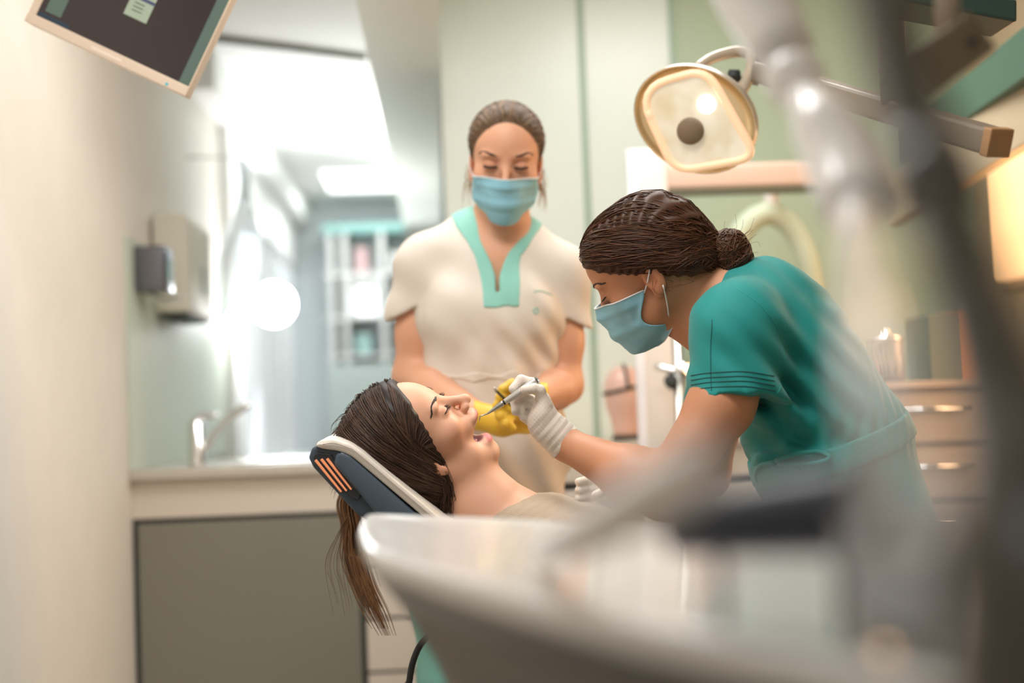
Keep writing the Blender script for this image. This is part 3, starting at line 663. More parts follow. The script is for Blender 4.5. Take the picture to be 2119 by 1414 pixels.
box('base_plate', (cb[0]-0.42, cb[1]-0.28, 0.0), (cb[0]+0.42, cb[1]+0.28, 0.055), m_plastic, ch, 0.02, 3, True)
hz = [A(846, 1500, 2.5), A(848, 1405, 2.5), A(862, 1350, 2.5), A(885, 1318, 2.5), A(915, 1300, 2.5), A(960, 1295, 2.5)]
hz = [np.array([hz[0][0]+0.02, hz[0][1], 0.007])]+hz
tag(tube('hose', hz, 0.0058, mat('black_rubber', (34, 34, 34), 0.45), None, 10, 40), 'black rubber hose curving down below the hanging hair', 'hose')
# ------------------------------------------------------------------ delivery unit in the near foreground
ZU = 0.93
top_px = [(742, 1104), (748, 1080), (770, 1068), (860, 1072), (1000, 1076), (1300, 1092), (1650, 1112), (2050, 1130), (2350, 1160), (2480, 1280), (2420, 1420), (2200, 1450), (1900, 1408), (1600, 1350), (1300, 1290), (1000, 1216), (850, 1172), (765, 1142)]
top_w = [AZ(x, y, ZU) for x, y in top_px]
top_w = spline(top_w+[top_w[0]], 72)[:-1]
un = empty('delivery_unit', (0.25, 0.95, 0.0)); tag(un, 'large white rounded delivery unit blurred in the near foreground', 'delivery unit')
m_unit = mat('unit_white', (216, 214, 210), 0.25, coat=0.3)
cen = top_w.mean(0); V = []; F = []; nn = len(top_w)
m0_, m1_ = np.array([0.08, 1.40, ZU]), np.array([0.33, 0.82, ZU]); mt = np.clip(((top_w-m0_)@(m1_-m0_))/((m1_-m0_)@(m1_-m0_)), 0, 1)
med = m0_+mt[:, None]*(m1_-m0_)          # ridge line that the outline shrinks towards
def ring_loft(name, prof, m):
    V = []; F = []
    for s_, h in prof:
        for p, q_ in zip(top_w, med): q = p+(q_-p)*s_; V.append((q[0], q[1], ZU+h))
    for i in range(len(prof)-1):
        for k in range(nn): F.append((i*nn+k, i*nn+(k+1) % nn, (i+1)*nn+(k+1) % nn, (i+1)*nn+k))
    return link(name, mesh(name, V, F), m, un)
ring_loft('tray_top', [(1, 0.0), (0.14, 0.0), (0.06, 0.001), (0.02, 0.003), (0.0, -0.003), (0.0, -0.014), (0.03, -0.022), (1, -0.022)], m_unit)
ring_loft('skirt', [(1, -0.023), (0.04, -0.023), (0.26, -0.07), (0.46, -0.13), (0.64, -0.21), (0.75, -0.30), (1, -0.30)], mat('unit_white_shaded', (72, 66, 58), 0.35, coat=0.1))  # side of the white unit, its shade put into the darker colour
tube('stand', [(cen[0], cen[1], 0.0), (cen[0], cen[1], ZU-0.29)], 0.06, m_plastic, un, 20)
lathe('foot', [(0.22, 0.0), (0.22, 0.02), (0.07, 0.05)], (cen[0], cen[1], 0), (0, 0, 1), m_plastic, un)
# things on the unit
def on_tray(px, py): return AZ(px, py, ZU)
a_ = A(1395, 1112, 0.80); b_ = A(1800, 1052, 0.71); up_ = np.array([0, 0, 1.0])
hp = empty('dark_handpiece', a_); tag(hp, 'dark blue handpiece resting in a low cradle on the foreground unit', 'handpiece')
tube('grip', [a_, a_*0.7+b_*0.3+up_*0.003, b_], [0.010, 0.018, 0.024], mat('navy_plastic', (34, 42, 58), 0.35), hp, 16, 16)
for t in (0.25, 0.85):
    c_ = a_*(1-t)+b_*t; tube('cradle', [c_-up_*0.006, (c_[0], c_[1], ZU+0.002)], 0.003, m_lou, hp, 8)
wa = on_tray(1120, 1180)
tag(tube('white_handpiece', [wa+up_*0.014, A(1230, 1095, 0.72), A(1360, 1015, 0.60), A(1450, 955, 0.54)], [0.009, 0.012, 0.014, 0.011], mat('pale_plastic', (232, 226, 220), 0.35), None, 16, 18), 'white handpiece tilted up from the middle of the foreground unit', 'handpiece')
cc = on_tray(1868, 1352)
cup = empty('plastic_cup', cc); tag(cup, 'clear ribbed plastic cup on the foreground unit at the right', 'cup')
V = []; F = []; ns = 48
cpro = [(0.021, 0.002), (0.022, 0.004), (0.0285, 0.068), (0.030, 0.070), (0.0285, 0.069), (0.0272, 0.067), (0.0208, 0.006), (0.0004, 0.005)]
for r, h in cpro:
    for k in range(ns):
        a0 = 2*math.pi*k/ns; rr = r*(1+0.018*(k % 2)); V.append((cc[0]+rr*math.cos(a0), cc[1]+rr*math.sin(a0), cc[2]+h))
for i in range(len(cpro)-1):
    for k in range(ns): F.append((i*ns+k, i*ns+(k+1) % ns, (i+1)*ns+(k+1) % ns, (i+1)*ns+k))
link('cup_wall', mesh('cup_wall', V, F), mat('cup_plastic', (240, 242, 245), 0.08, trans=0.75, ior=1.3), cup)
lathe('cup_foot', [(0.0225, 0.0), (0.0225, 0.003), (0.020, 0.004)], cc, (0, 0, 1), mat('cup_plastic', (240, 242, 245), 0.08), cup, 32)
# ------------------------------------------------------------------ foreground arms
wa_ = empty('sleeved_boom', A(1880, 1262, 0.72)); tag(wa_, 'white plastic sleeved swing arm hanging down the right foreground', 'boom')
m_slv = mat('sleeve_white', (238, 236, 232), 0.2, coat=0.4)
tube('upper_arm', [A(1520, -110, 1.30), A(1560, -10, 1.27), A(1625, 112, 1.22)], [0.036, 0.034, 0.026], m_slv, wa_, 24, 14)
bm = bmesh.new(); bmesh.ops.create_uvsphere(bm, u_segments=28, v_segments=16, radius=0.026)
for v in bm.verts: v.co += Vector(A(1645, 165, 1.20).tolist())
bm_obj('joint_ball', bm, m_slv, wa_, True)
tube('joint_sleeve', [A(1668, 205, 1.16), A(1705, 262, 1.13), A(1745, 345, 1.10), A(1770, 430, 1.06)], [0.016, 0.026, 0.028, 0.026], m_slv, wa_, 24, 16)
tube('lower_arm', [A(1768, 425, 1.06), A(1780, 560, 0.62), A(1800, 720, 0.44), A(1845, 950, 0.38), A(1890, 1150, 0.36)], [0.014, 0.0065, 0.005, 0.005, 0.005], m_slv, wa_, 20, 24)
tube('end_grip', [A(1886, 1130, 0.362), A(1896, 1185, 0.358)], 0.0075, m_lou, wa_, 14)
da = empty('curved_boom', A(2110, 1000, 0.5)); tag(da, 'dark grey curved swing arm blurred along the right edge', 'boom')
m_dg = mat('dark_grey_enamel', (66, 62, 54), 0.32, coat=0.2)
tube('arm_tube', [A(1792, -120, 0.64), A(1850, 90, 0.60), A(1920, 330, 0.56), A(2010, 600, 0.52), A(2100, 880, 0.48), A(2150, 1150, 0.45), A(2180, 1550, 0.44)], [0.012, 0.014, 0.015, 0.015, 0.020, 0.028, 0.034], m_dg, da, 24, 50)
lathe('collar', [(0.016, -0.012), (0.019, -0.010), (0.019, 0.010), (0.016, 0.012)], A(1935, 375, 0.555), A(2010, 600, 0.52)-A(1850, 90, 0.60), m_dg, da, 28)
bb = A(1965, 112, 1.45)
sbx = empty('bracket_box', bb); tag(sbx, 'taupe bracket box with a dark screw hanging at the upper right', 'bracket')
obox('bracket_body', bb, (unit(RT*0.8+UP*0.6), unit(-RT*0.6+UP*0.8), -FW), (0.036, 0.024, 0.02), mat('bracket_taupe', (110, 100, 78), 0.5), sbx, 0.005)
lathe('screw', [(0.005, 0.0), (0.005, 0.004), (0.001, 0.006)], bb+RT*0.016+UP*0.008-FW*0.0195, -FW, m_dark, sbx, 14)
tube('bracket_stem', [bb+UP*0.01, (bb[0], bb[1], ZC-0.001)], 0.012, m_taupe, sbx, 14)
def riser(P, r, m, par): tube('ceiling_stem', [P, (P[0], P[1], P[2]+0.3), (P[0], P[1], ZC-0.001)], r, m, par, 16)
riser(A(1520, -110, 1.30), 0.034, m_slv, wa_); riser(A(1792, -120, 0.64), 0.012, m_dg, da)
# ------------------------------------------------------------------ people
def orient(y, z):
    y = unit(y); z = unit(np.array(z)-y*(np.array(z)@y)); x = np.cross(y, z); return np.stack([x, y, z], 1)
def rotx(p, c, a):
    p = np.array(p, float); y, z = p[1]-c[1], p[2]-c[2]
    return np.array([p[0], c[1]+y*math.cos(a)+z*math.sin(a), c[2]-y*math.sin(a)+z*math.cos(a)])
TMJ = (0, -0.004, -0.024)
def head_sd(R, origin, sc=1.0, jaw=0.0):
    S = Sd((R, origin), sc); J = lambda *p: rotx(p, TMJ, jaw)
    ca, sa = math.cos(jaw), math.sin(jaw); JA = np.array([[1, 0, 0], [0, ca, -sa], [0, sa, ca]])   # jaw axes rows
    S.ell((0, -0.014, 0.032), (0.073, 0.097, 0.084), k=0.0)
    S.ell((0, 0.030, 0.032), (0.060, 0.060, 0.056), k=0.03)
    S.ell((0, 0.030, -0.028), (0.057, 0.052, 0.058), k=0.03)
    for s in (-1, 1):
        S.ell((s*0.042, 0.050, -0.028), (0.022, 0.026, 0.019), k=0.022)
        S.cap(J(s*0.050, 0.0, -0.058), J(s*0.016, 0.073, -0.102), 0.017, 0.014, k=0.022)
        S.ell(J(s*0.036, 0.030, -0.070), (0.022, 0.036, 0.030), ax=JA, k=0.025)
        S.ell((s*0.026, 0.078, 0.017), (0.024, 0.011, 0.008), k=0.014)
    S.ell((0, 0.066, -0.056), (0.033, 0.026, 0.020), k=0.018)
    S.ell(J(0, 0.060, -0.088), (0.030, 0.028, 0.022), ax=JA, k=0.02)
    S.ell(J(0, 0.077, -0.103), (0.019, 0.0155, 0.0145), ax=JA, k=0.014)
    for s in (-1, 1):
        S.ell((s*0.033, 0.094, -0.002), (0.019, 0.0125, 0.0125), k=0.014, op='s')
        S.ell((s*0.0320, 0.0725, -0.003), (0.0150, 0.0140, 0.0125), k=0.005)
    S.cap((0, 0.0815, 0.006), (0, 0.106, -0.035), 0.0070, 0.0085, k=0.012)
    S.ell((0, 0.1075, -0.0385), (0.0098, 0.0098, 0.0092), k=0.007)
    for s in (-1, 1):
        S.ell((s*0.0112, 0.0965, -0.0415), (0.0075, 0.0100, 0.0072), k=0.005)
        S.ell((s*0.0058, 0.1030, -0.0480), (0.0034, 0.0055, 0.0040), k=0.002, op='s')
    if jaw > 0.05:
        mid = (np.array([0, 0.082, -0.068])+J(0, 0.080, -0.080))/2
        S.ell(mid+np.array([0, -0.006, 0]), (0.0205, 0.034, 0.0135), ax=np.array([[1, 0, 0], [0, math.cos(jaw/2), -math.sin(jaw/2)], [0, math.sin(jaw/2), math.cos(jaw/2)]]), k=0.004, op='s')
        S.ell((0, 0.0880, -0.0640), (0.0230, 0.0125, 0.0080), k=0.010)
        S.ell(J(0, 0.0860, -0.0815), (0.0195, 0.0110, 0.0078), ax=JA, k=0.010)
    else:
        S.ell((0, 0.0925, -0.0660), (0.0230, 0.0110, 0.0062), k=0.005)
        S.ell((0, 0.0905, -0.0785), (0.0200, 0.0110, 0.0072), k=0.005)
        S.ell((0, 0.1040, -0.0718), (0.0220, 0.0120, 0.0012), k=0.003, op='s')
    for s in (-1, 1):
        S.ell((s*0.0735, -0.014, -0.016), (0.0065, 0.0175, 0.0290), k=0.008)
        S.ell((s*0.0800, -0.010, -0.014), (0.0050, 0.0095, 0.0165), k=0.003, op='s')
        S.ell((s*0.0715, -0.007, -0.043), (0.0055, 0.0085, 0.0095), k=0.006)
    S.jaw = jaw; S.J = J
    return S
def skin_col(H, base, lip):
    base = np.array(s2l(*base)); lip = np.array(s2l(*lip)); J = H.J
    def f(V):
        P = V; c = np.tile(base, (len(P), 1))
        def blend(cen, r, col, hard=2.0, amt=1.0):
            nonlocal c
            q = np.sqrt((((P-np.array(cen))/np.array(r))**2).sum(1)); w_ = np.clip((1.25-q)*hard, 0, 1)*amt
            c = c*(1-w_[:, None])+np.array(col)*w_[:, None]
        for s in (-1, 1):
            blend((s*0.046, 0.06, -0.035), (0.03, 0.04, 0.026), base*np.array([1.0, 0.86, 0.83]), 1.0, 0.5)
            blend((s*0.032, 0.085, 0.003), (0.018, 0.02, 0.008), base*np.array([0.80, 0.66, 0.62]), 1.5, 0.7)
            blend((s*0.074, -0.012, -0.02), (0.02, 0.03, 0.035), base*np.array([1.0, 0.78, 0.72]), 1.0, 0.6)
        blend((0, 0.106, -0.040), (0.014, 0.014, 0.012), base*np.array([1.0, 0.82, 0.78]), 1.0, 0.6)
        if H.jaw > 0.05:
            blend((0, 0.0955, -0.0672), (0.0225, 0.0130, 0.0062), lip, 3); blend(J(0, 0.0920, -0.0790), (0.0195, 0.0130, 0.0070), lip, 3)
            blend((np.array([0, 0.070, -0.068])+J(0, 0.070, -0.080))/2, (0.02, 0.022, 0.016), np.array(s2l(120, 50, 46)), 3)
        else:
            blend((0, 0.0965, -0.0715), (0.024, 0.0120, 0.0125), lip, 3)
        return c
    return f
def strands(cap, starts, ends, off, rad, n=14, sides=4, mids=None, wig=0.001, tips=None, T=None):
    """hair strands laid over the surface cap from starts to ends (world points)"""
    N = len(starts); t = np.linspace(0, 1, n)
    P = starts[:, None]*(1-t)[None, :, None]+ends[:, None]*t[None, :, None]
    if mids is not None:
        b = (4*t*(1-t))[None, :, None]; P = P+(mids-(starts+ends)/2)[:, None]*b
    Q = cap.proj(P.reshape(-1, 3), 0.0, 5).reshape(N, n, 3)
    G = cap.grad(Q.reshape(-1, 3)).reshape(N, n, 3)
    o = np.broadcast_to(np.array(off, float), (N,)) if np.ndim(off) else np.full(N, off)
    ph = rng.uniform(0, 6.28, (N, 1)); fr = rng.uniform(1, 3, (N, 1))
    Q = Q+G*(o[:, None, None]+(wig*np.sin(fr*6.28*t[None]+ph))[..., None])
    if T is None: T = Tubes()
    prof = np.interp(t, [0, 0.08, 0.8, 1], [0.4, 1, 1, 0.35])
    r = rad*rng.uniform(0.6, 1.2, N)
    for i in range(N):
        P_ = Q[i] if tips is None else np.vstack([Q[i], tips[i]])
        pr = prof if tips is None else np.interp(np.linspace(0, 1, len(P_)), [0, 0.08, 0.7, 1], [0.4, 1, 1, 0.15])
        T.add(P_, pr*r[i], sides, cap=False)
    return T
def hair_mat(name, rgb, rgb2):
    m = mat(name, rgb, 0.5, spec=0.35)
    if 'hv' in m: return m
    m['hv'] = 1; nt = m.node_tree; b = nt.nodes['Principled BSDF']
    g = nt.nodes.new('ShaderNodeNewGeometry'); r = nt.nodes.new('ShaderNodeValToRGB')
    r.color_ramp.elements[0].color = (*s2l(*rgb), 1); r.color_ramp.elements[1].color = (*s2l(*rgb2), 1)
    nt.links.new(g.outputs['Random Per Island'], r.inputs['Fac']); nt.links.new(r.outputs[0], b.inputs['Base Color'])
    return m
def lashes(H, parent, side, m, n=16, L=0.010, r=0.0006):
    T = Tubes(); us = np.linspace(-1, 1, n); ul = np.linspace(-1, 1, 12)
    pa = np.stack([side*0.032+us*0.0135, 0.0725+0.0145*np.sqrt(np.maximum(0.05, 1-(us*0.85)**2)), -0.0065+0.0025*np.abs(us)], 1)
    pb = np.stack([side*0.032+ul*0.0142, 0.0725+0.0145*np.sqrt(np.maximum(0.03, 1-(ul*0.9)**2)), -0.0065+0.003*ul*ul], 1)
    Q = H.proj(H.W(np.vstack([pa, pb])), 0.0003, 4)
    for u, p in zip(us, Q[:n]):
        d_ = H.R@unit([u*0.35, 1.0, -0.55]); e = H.R@np.array([0, 0, 0.3])
        T.add([p-d_*0.001, p+d_*L*0.55, p+d_*L*0.95+e*L*0.35], [r*1.3, r, r*0.3], 4)
    T.add(Q[n:], 0.0008, 6)
    return tag(T.build('eyelashes', m, parent), kind='stuff')
def brow(H, parent, side, m, n=70):
    T = Tubes(); u = np.linspace(0, 1, n); x = side*(0.017+0.032*u)
    z = 0.0190+0.0050*np.sin(np.minimum(1, u*1.25)*2.2)-0.003*u*u+rng.uniform(-0.0016, 0.0016, n)*(1-u*0.6)
    pa = np.stack([x, 0.082-0.02*u, z], 1); pb = np.stack([x+side*0.006, 0.081-0.02*u, z+0.0018*(1-1.6*u)], 1)
    Q = H.proj(H.W(np.vstack([pa, pb])), 0.0006, 4)
    for p, q in zip(Q[:n], Q[n:]): T.add([p, (p+q)/2, q], [0.0008, 0.0007, 0.0003], 4, cap=False)
    return tag(T.build('eyebrow', m, parent), kind='stuff')
m_mask = mat('mask_blue', (140, 196, 214), 0.7, bump=0.2, bscale=900, sss=0.0); m_maskw = mat('mask_edge_white', (236, 240, 242), 0.7)
def face_mask(H, parent, zt_=-0.012, zb_=-0.124, span=78, pinch=0.26, loops=True):
    hull = H.copy(); hull.ell((0, 0.070, -0.060), (0.040, 0.040, 0.050), k=0.02); hull.cap((0, 0.09, -0.02), (0, 0.085, -0.10), 0.014, 0.016, k=0.03)
    nu, nv = 41, 27; r = np.zeros((nv, nu)); ax = np.zeros((nv, nu, 3)); dr = np.zeros((nv, nu, 3))
    for j in range(nv):
        v = j/(nv-1); z = zt_+(zb_-zt_)*v
        for i in range(nu):
            u = i/(nu-1)*2-1; um = 1-pinch*math.sin(math.pi*min(1, max(0, v*1.05)))**1.3 if abs(u) > 0.001 else 1
            ph = math.radians(span)*u*um; zz_ = z-0.010*(abs(u)**2)*(1-v)+0.022*(u*u)*v**2
            ax[j, i] = (0, 0.0, zz_); dr[j, i] = (math.sin(ph), math.cos(ph), -0.10*v)
    dr /= np.linalg.norm(dr, axis=-1, keepdims=True); t = np.full((nv, nu), 0.22)
    for _ in range(22): t = np.clip(t-np.clip((hull.ev(H.W(ax+dr*t[..., None]))/H.sc-0.0035), -0.02, 0.05)*0.9, 0.045, 0.22)
    for _ in range(3):
        p = np.pad(t, 1, mode='edge'); bl = (p[:-2, 1:-1]+p[2:, 1:-1]+p[1:-1, :-2]+p[1:-1, 2:])/4; t = np.maximum(t, t*0.4+bl*0.6)
    vv = np.linspace(0, 1, nv)[:, None]; uu = np.linspace(-1, 1, nu)[None]
    t = t+0.0030*np.clip(np.sin(vv*math.pi*5.0), -0.3, 1)*(vv > 0.12)*(vv < 0.9)*(1-np.abs(uu)**6)+0.0035*np.maximum(0, np.sin(uu*24+4*vv))*np.abs(uu)**1.5*np.sin(math.pi*vv)
    P = H.W(ax+dr*t[..., None]); V = P.reshape(-1, 3); F = []
    for j in range(nv-1):
        for i in range(nu-1): a0 = j*nu+i; F.append((a0, a0+1, a0+nu+1, a0+nu))
    o = link('face_mask', mesh('face_mask', V, F), m_mask, parent); md = o.modifiers.new('thick', 'SOLIDIFY'); md.thickness = 0.0012
    nrm = lambda j, i: P[j, i]
    T = Tubes(); T.add([P[0, i]+H.R@np.array([0, 0.0006, 0]) for i in range(nu)], 0.0013, 6); T.build('mask_border', m_maskw, o)
    T = Tubes(); T.add([P[-1, i] for i in range(nu)], 0.0010, 6); T.build('mask_border', m_maskw, o)
    if loops:
        for e, s in ((0, -1), (nu-1, 1)):
            sg = 1 if H.R[:, 0]@(P[0, e]-P[0, nu//2]) > 0 else -1
            T = Tubes()
            for jj, ez in ((1, 0.006), (nv-4, -0.034)):
                ear = H.W(np.array([sg*0.078, -0.022, ez])); q = H.proj(((P[jj, e]+ear)/2)[None], 0.002)[0]
                T.add(spline([P[jj, e], q, ear], 10), 0.0012, 6)
            T.build('ear_loop', m_maskw, o)
    return o, P
m_skin1 = mat('skin_patient', (214, 160, 130), 0.52, sss=0.12, vcol=True, bump=0.06, bscale=500)
m_skin2 = mat('skin_dentist', (190, 128, 92), 0.52, sss=0.12, vcol=True, bump=0.06, bscale=500)
m_skin3 = mat('skin_assistant', (216, 160, 128), 0.52, sss=0.12, vcol=True, bump=0.06, bscale=500)
m_lash = mat('lash_dark', (26, 20, 18), 0.6)

# ================================================================== the dentist
HR = orient(-0.816*RT-0.509*UP+0.275*FW, -0.552*RT+0.828*UP-0.104*FW)
DS = 1.0
ho = A(1335, 552, 2.50)
H1 = head_sd(HR, ho, DS)
S = H1.copy(); S.wf = True
W1 = lambda *p: H1.W(np.array(p))
nk0 = W1(0, -0.030, -0.045); nkb = A(1510, 625, 2.50)
S.cap(nk0, nkb, 0.050, 0.058, k=0.03)
S.cap(W1(0, 0.012, -0.075), A(1475, 690, 2.50), 0.036, 0.05, k=0.03)
S.cap(nkb, A(1560, 660, 2.50), 0.06, 0.08, k=0.04)
# shoulders and arms (near arm works with the scaler, far arm reaches behind)
shn = A(1556, 690, 2.36); eln = A(1374, 1018, 2.29); wrn = A(1172, 920, 2.43)
shf = A(1540, 668, 2.66); elf = A(1460, 985, 2.70); wrf = A(1320, 1030, 2.60)
S.cap(nkb, shn, 0.055, 0.048, k=0.03); S.cap(nkb, shf, 0.06, 0.055, k=0.04)
S.chain([(shn, 0.050), (A(1492, 838, 2.33), 0.050), (eln, 0.042)], k=0.03)
S.chain([(eln, 0.042), (eln*0.7+wrn*0.3, 0.046), (wrn, 0.027)], k=0.03)
S.cap(wrn, A(1135, 870, 2.425), 0.024, 0.02, k=0.02)
S.chain([(shf, 0.05), (elf, 0.04), (wrf, 0.027)], k=0.03)
S.ell(A(1640, 770, 2.50), (0.10, 0.15, 0.2), ax=(unit(0.84*RT+0.54*UP), FW, unit(0.54*RT-0.84*UP)), k=0.05)
lo, hi = bbox([ho, nkb, shn, eln, wrn, shf, elf, wrf, A(1640, 770, 2.5)], 0.22)
dentist = S.build('person', lo, hi, 0.0026, m_skin2, None, skin_col(H1, (198, 138, 102), (170, 92, 84)))
tag(dentist, 'person in teal tunic and blue mask leaning over with a scaler', 'person')
S_skin1 = S
lashes(H1, dentist, -1, m_lash, 16, 0.010); lashes(H1, dentist, 1, m_lash, 16, 0.010); m_brow = mat('brow_brown', (58, 40, 30), 0.6)
brow(H1, dentist, -1, m_brow); brow(H1, dentist, 1, m_brow)
face_mask(H1, dentist, -0.016, -0.126, 80, 0.30)
# hair cap, strands, bun
hm1 = hair_mat('hair_dark_brown', (44, 26, 16), (92, 54, 30))
C1 = Sd((HR, ho), DS)
C1.ell((0, -0.022, 0.026), (0.082, 0.108, 0.094), k=0).ell((0, 0.03, 0.045), (0.070, 0.062, 0.058), k=0.03)
C1.cap((0, -0.075, -0.015), (0, -0.122, -0.048), 0.058, 0.026, k=0.04).ell((0, -0.06, -0.035), (0.070, 0.05, 0.04), k=0.03)
cutc, cutn = np.array([0, 0.094, 0.060]), unit([0, 0.56, -0.83])
C1.plane(cutc, cutn, 0.012)
C1s = C1.copy(); C1s.disp = lambda P: 0.0018*np.sin(P[..., 2]*260+P[..., 1]*90+14*np.sin(P[..., 1]*22))
lo, hi = bbox([ho], 0.22)
hair1 = C1s.build('hair', lo, hi, 0.0032, hm1, dentist); hair1['label'] = 'dark brown hair pulled back into a bun'
full = Sd((HR, ho), DS); full.p = C1.p[:-1]
n = 900; ang = rng.uniform(-2.6, 2.6, n); rr = rng.uniform(0.0, 1.0, n)**0.6
# hairline ring: points on the cap near the cut plane, plus starts higher up
xs_ = np.sin(ang); ys_ = np.cos(ang)
Pst = np.stack([xs_*0.085, -0.01+ys_*0.105, 0.0*ang], 1); Pst[:, 2] = cutc[2]+(cutc[1]-Pst[:, 1])*cutn[1]/cutn[2]*-1*-1
Pst[:, 2] = cutc[2]-(cutn[1]/-cutn[2])*(cutc[1]-Pst[:, 1])
Pst[:, 2] += 0.012+ (1-rr)*0.080
Pst[:, 0] *= 1-0.55*(1-rr)
St = full.proj(H1.W(Pst), 0.0, 8)
En = H1.W(np.stack([rng.normal(0, 0.014, n), -0.122+rng.normal(0, 0.006, n), -0.048+rng.normal(0, 0.012, n)], 1))
Md = full.proj((St*0.55+En*0.45)+ (HR@np.array([0, 0, 0.012])), 0.0, 6)
T = strands(full, St, En, rng.uniform(-0.0005, 0.0035, n), 0.0011, 16, 4, Md, 0.0012)
tag(T.build('hair_strands', hm1, hair1), kind='stuff')
bc_ = np.array([0.0, -0.136, -0.058])
BN = Sd((HR, ho), DS); BN.ell(bc_, (0.039, 0.036, 0.044)).ell(bc_+np.array([0, -0.02, 0.018]), (0.018, 0.014, 0.014), k=0.008).ell(bc_+np.array([-0.008, -0.018, -0.012]), (0.020, 0.016, 0.018), k=0.006)
BN.disp = lambda P: 0.0022*np.sin(np.arctan2(P[..., 2]-bc_[2], P[..., 0])*5+np.linalg.norm(P-bc_, axis=-1)*420)
bun = BN.build('hair_bun', *bbox([H1.W(bc_)], 0.08), 0.0028, hm1, dentist)
T = Tubes(); BP = []
for i in range(150):
    a0 = rng.uniform(0, 6.28); tl = rng.uniform(-1.1, 1.1); ph = rng.uniform(0, 3.14); Rr = rng.uniform(0.038, 0.045)
    t = np.linspace(a0, a0+rng.uniform(1.5, 3.4), 12); e1 = np.array([math.cos(tl), 0.0, math.sin(tl)]); e2 = np.array([math.sin(ph)*0.5, math.cos(ph), 0.3*math.sin(ph)]); e2 = unit(e2-e1*(e1@e2))
    P = bc_+Rr*(np.cos(t)[:, None]*e1+np.sin(t)[:, None]*e2)*np.array([1, 0.92, 1.05])
    BP.append(P)
BP = BN.proj(H1.W(np.array(BP).reshape(-1, 3)), 0.0012, 4).reshape(-1, 12, 3)
for P in BP: T.add(P, 0.0011, 4, cap=False)
tag(T.build('bun_strands', hm1, bun), kind='stuff')
T = Tubes(); T.add([H1.W(np.array([0.02*math.cos(t), -0.121-0.006*math.sin(t), -0.046+0.024*math.sin(t)])) for t in np.linspace(0, 6.3, 24)], 0.003, 8)
T.build('hair_tie', mat('hair_tie_cream', (200, 170, 140), 0.6), bun)
# loose strands round the ear, nape and temple
T = Tubes(); PP = []
for i in range(30):
    s = -1 if i % 4 else 1; y0_ = rng.uniform(-0.085, -0.01); p0 = np.array([s*0.078, y0_, -0.012+0.55*(y0_)]); q = p0+np.array([-s*0.008, rng.uniform(-0.025, 0.012), -rng.uniform(0.02, 0.06)])
    Pm = (p0+q)/2+np.array([s*0.006, rng.uniform(-0.012, 0.012), 0]); PP.append(spline([H1.W(p0), H1.W(Pm), H1.W(q)], 9))
PP = np.array(PP); QQ = H1.proj(PP[:, 3:].reshape(-1, 3), 0.0015, 3).reshape(30, 6, 3); PP[:, 3:] = QQ
for P in PP[:9]: T.add(P, np.linspace(0.0003, 0.0001, 9), 4, cap=False)
for i in range(26):
    d_ = unit(rng.normal(0, 1, 3)+np.array([0, -1.0, 0.2])); p0 = bc_+d_*0.033; q = p0+d_*rng.uniform(0.01, 0.035)+rng.normal(0, 0.008, 3); T.add(spline([H1.W(p0), H1.W((p0+q)/2+rng.normal(0, 0.004, 3)), H1.W(q)], 7), 0.00022, 4, cap=False)
tag(T.build('loose_strands', hm1, hair1), kind='stuff')
# tunic
sp_ = unit(0.54*RT-0.84*UP); pe_ = unit(0.84*RT+0.54*UP)
TU = Sd()
TU.ell(A(1632, 745, 2.50), (0.112, 0.165, 0.200), ax=(pe_, FW, sp_), k=0)
TU.cap(A(1598, 638, 2.50), A(1650, 700, 2.50), 0.070, 0.082, k=0.05)
TU.cap(A(1562, 672, 2.50), A(1530, 672, 2.36), 0.074, 0.068, k=0.05); TU.cap(A(1562, 672, 2.50), A(1535, 668, 2.65), 0.074, 0.068, k=0.05)
TU.ell(A(1690, 880, 2.50), (0.125, 0.150, 0.13), ax=(pe_, FW, sp_), k=0.06)
TU.ell(A(1722, 950, 2.50), (0.128, 0.150, 0.09), ax=(pe_, FW, sp_), k=0.04)
TU.cap(A(1735, 960, 2.49), A(1800, 1230, 2.38), 0.125, 0.150, k=0.06)
hemn = A(1524, 826, 2.335); sl_ax = unit(hemn-A(1530, 668, 2.36))
SLV = Sd(); SLV.cap(A(1532, 676, 2.36), A(1524, 862, 2.335), 0.071, 0.079, k=0)
SLV.ell(A(1500, 730, 2.35), (0.055, 0.06, 0.10), ax=(RT, FW, UP), k=0.03)
TU.fn(SLV.ev, 0.035, 'u')
SLF = Sd(); SLF.cap(A(1530, 664, 2.65), A(1500, 850, 2.70), 0.068, 0.08, k=0); TU.fn(SLF.ev, 0.035, 'u')
sleeve_n = unit(-UP*0.985+RT*0.02-FW*0.16)
def sleeve_cut(P):   # removes the sleeves below their hems, leaves the torso alone
    d1_ = -((P-hemn)@sleeve_n); dn = (P-A(1500, 826, 2.335))@FW
    tor = ell_t(P); return np.maximum(np.maximum(d1_, 0.002-tor), dn-0.5)
torso_only = Sd(); torso_only.p = list(TU.p[:7])
ell_t = lambda P: torso_only.ev(P)
TU.fn(lambda P: np.maximum(-((P-hemn)@sleeve_n), 0.006-torso_only.ev(P)), 0.003, 's')
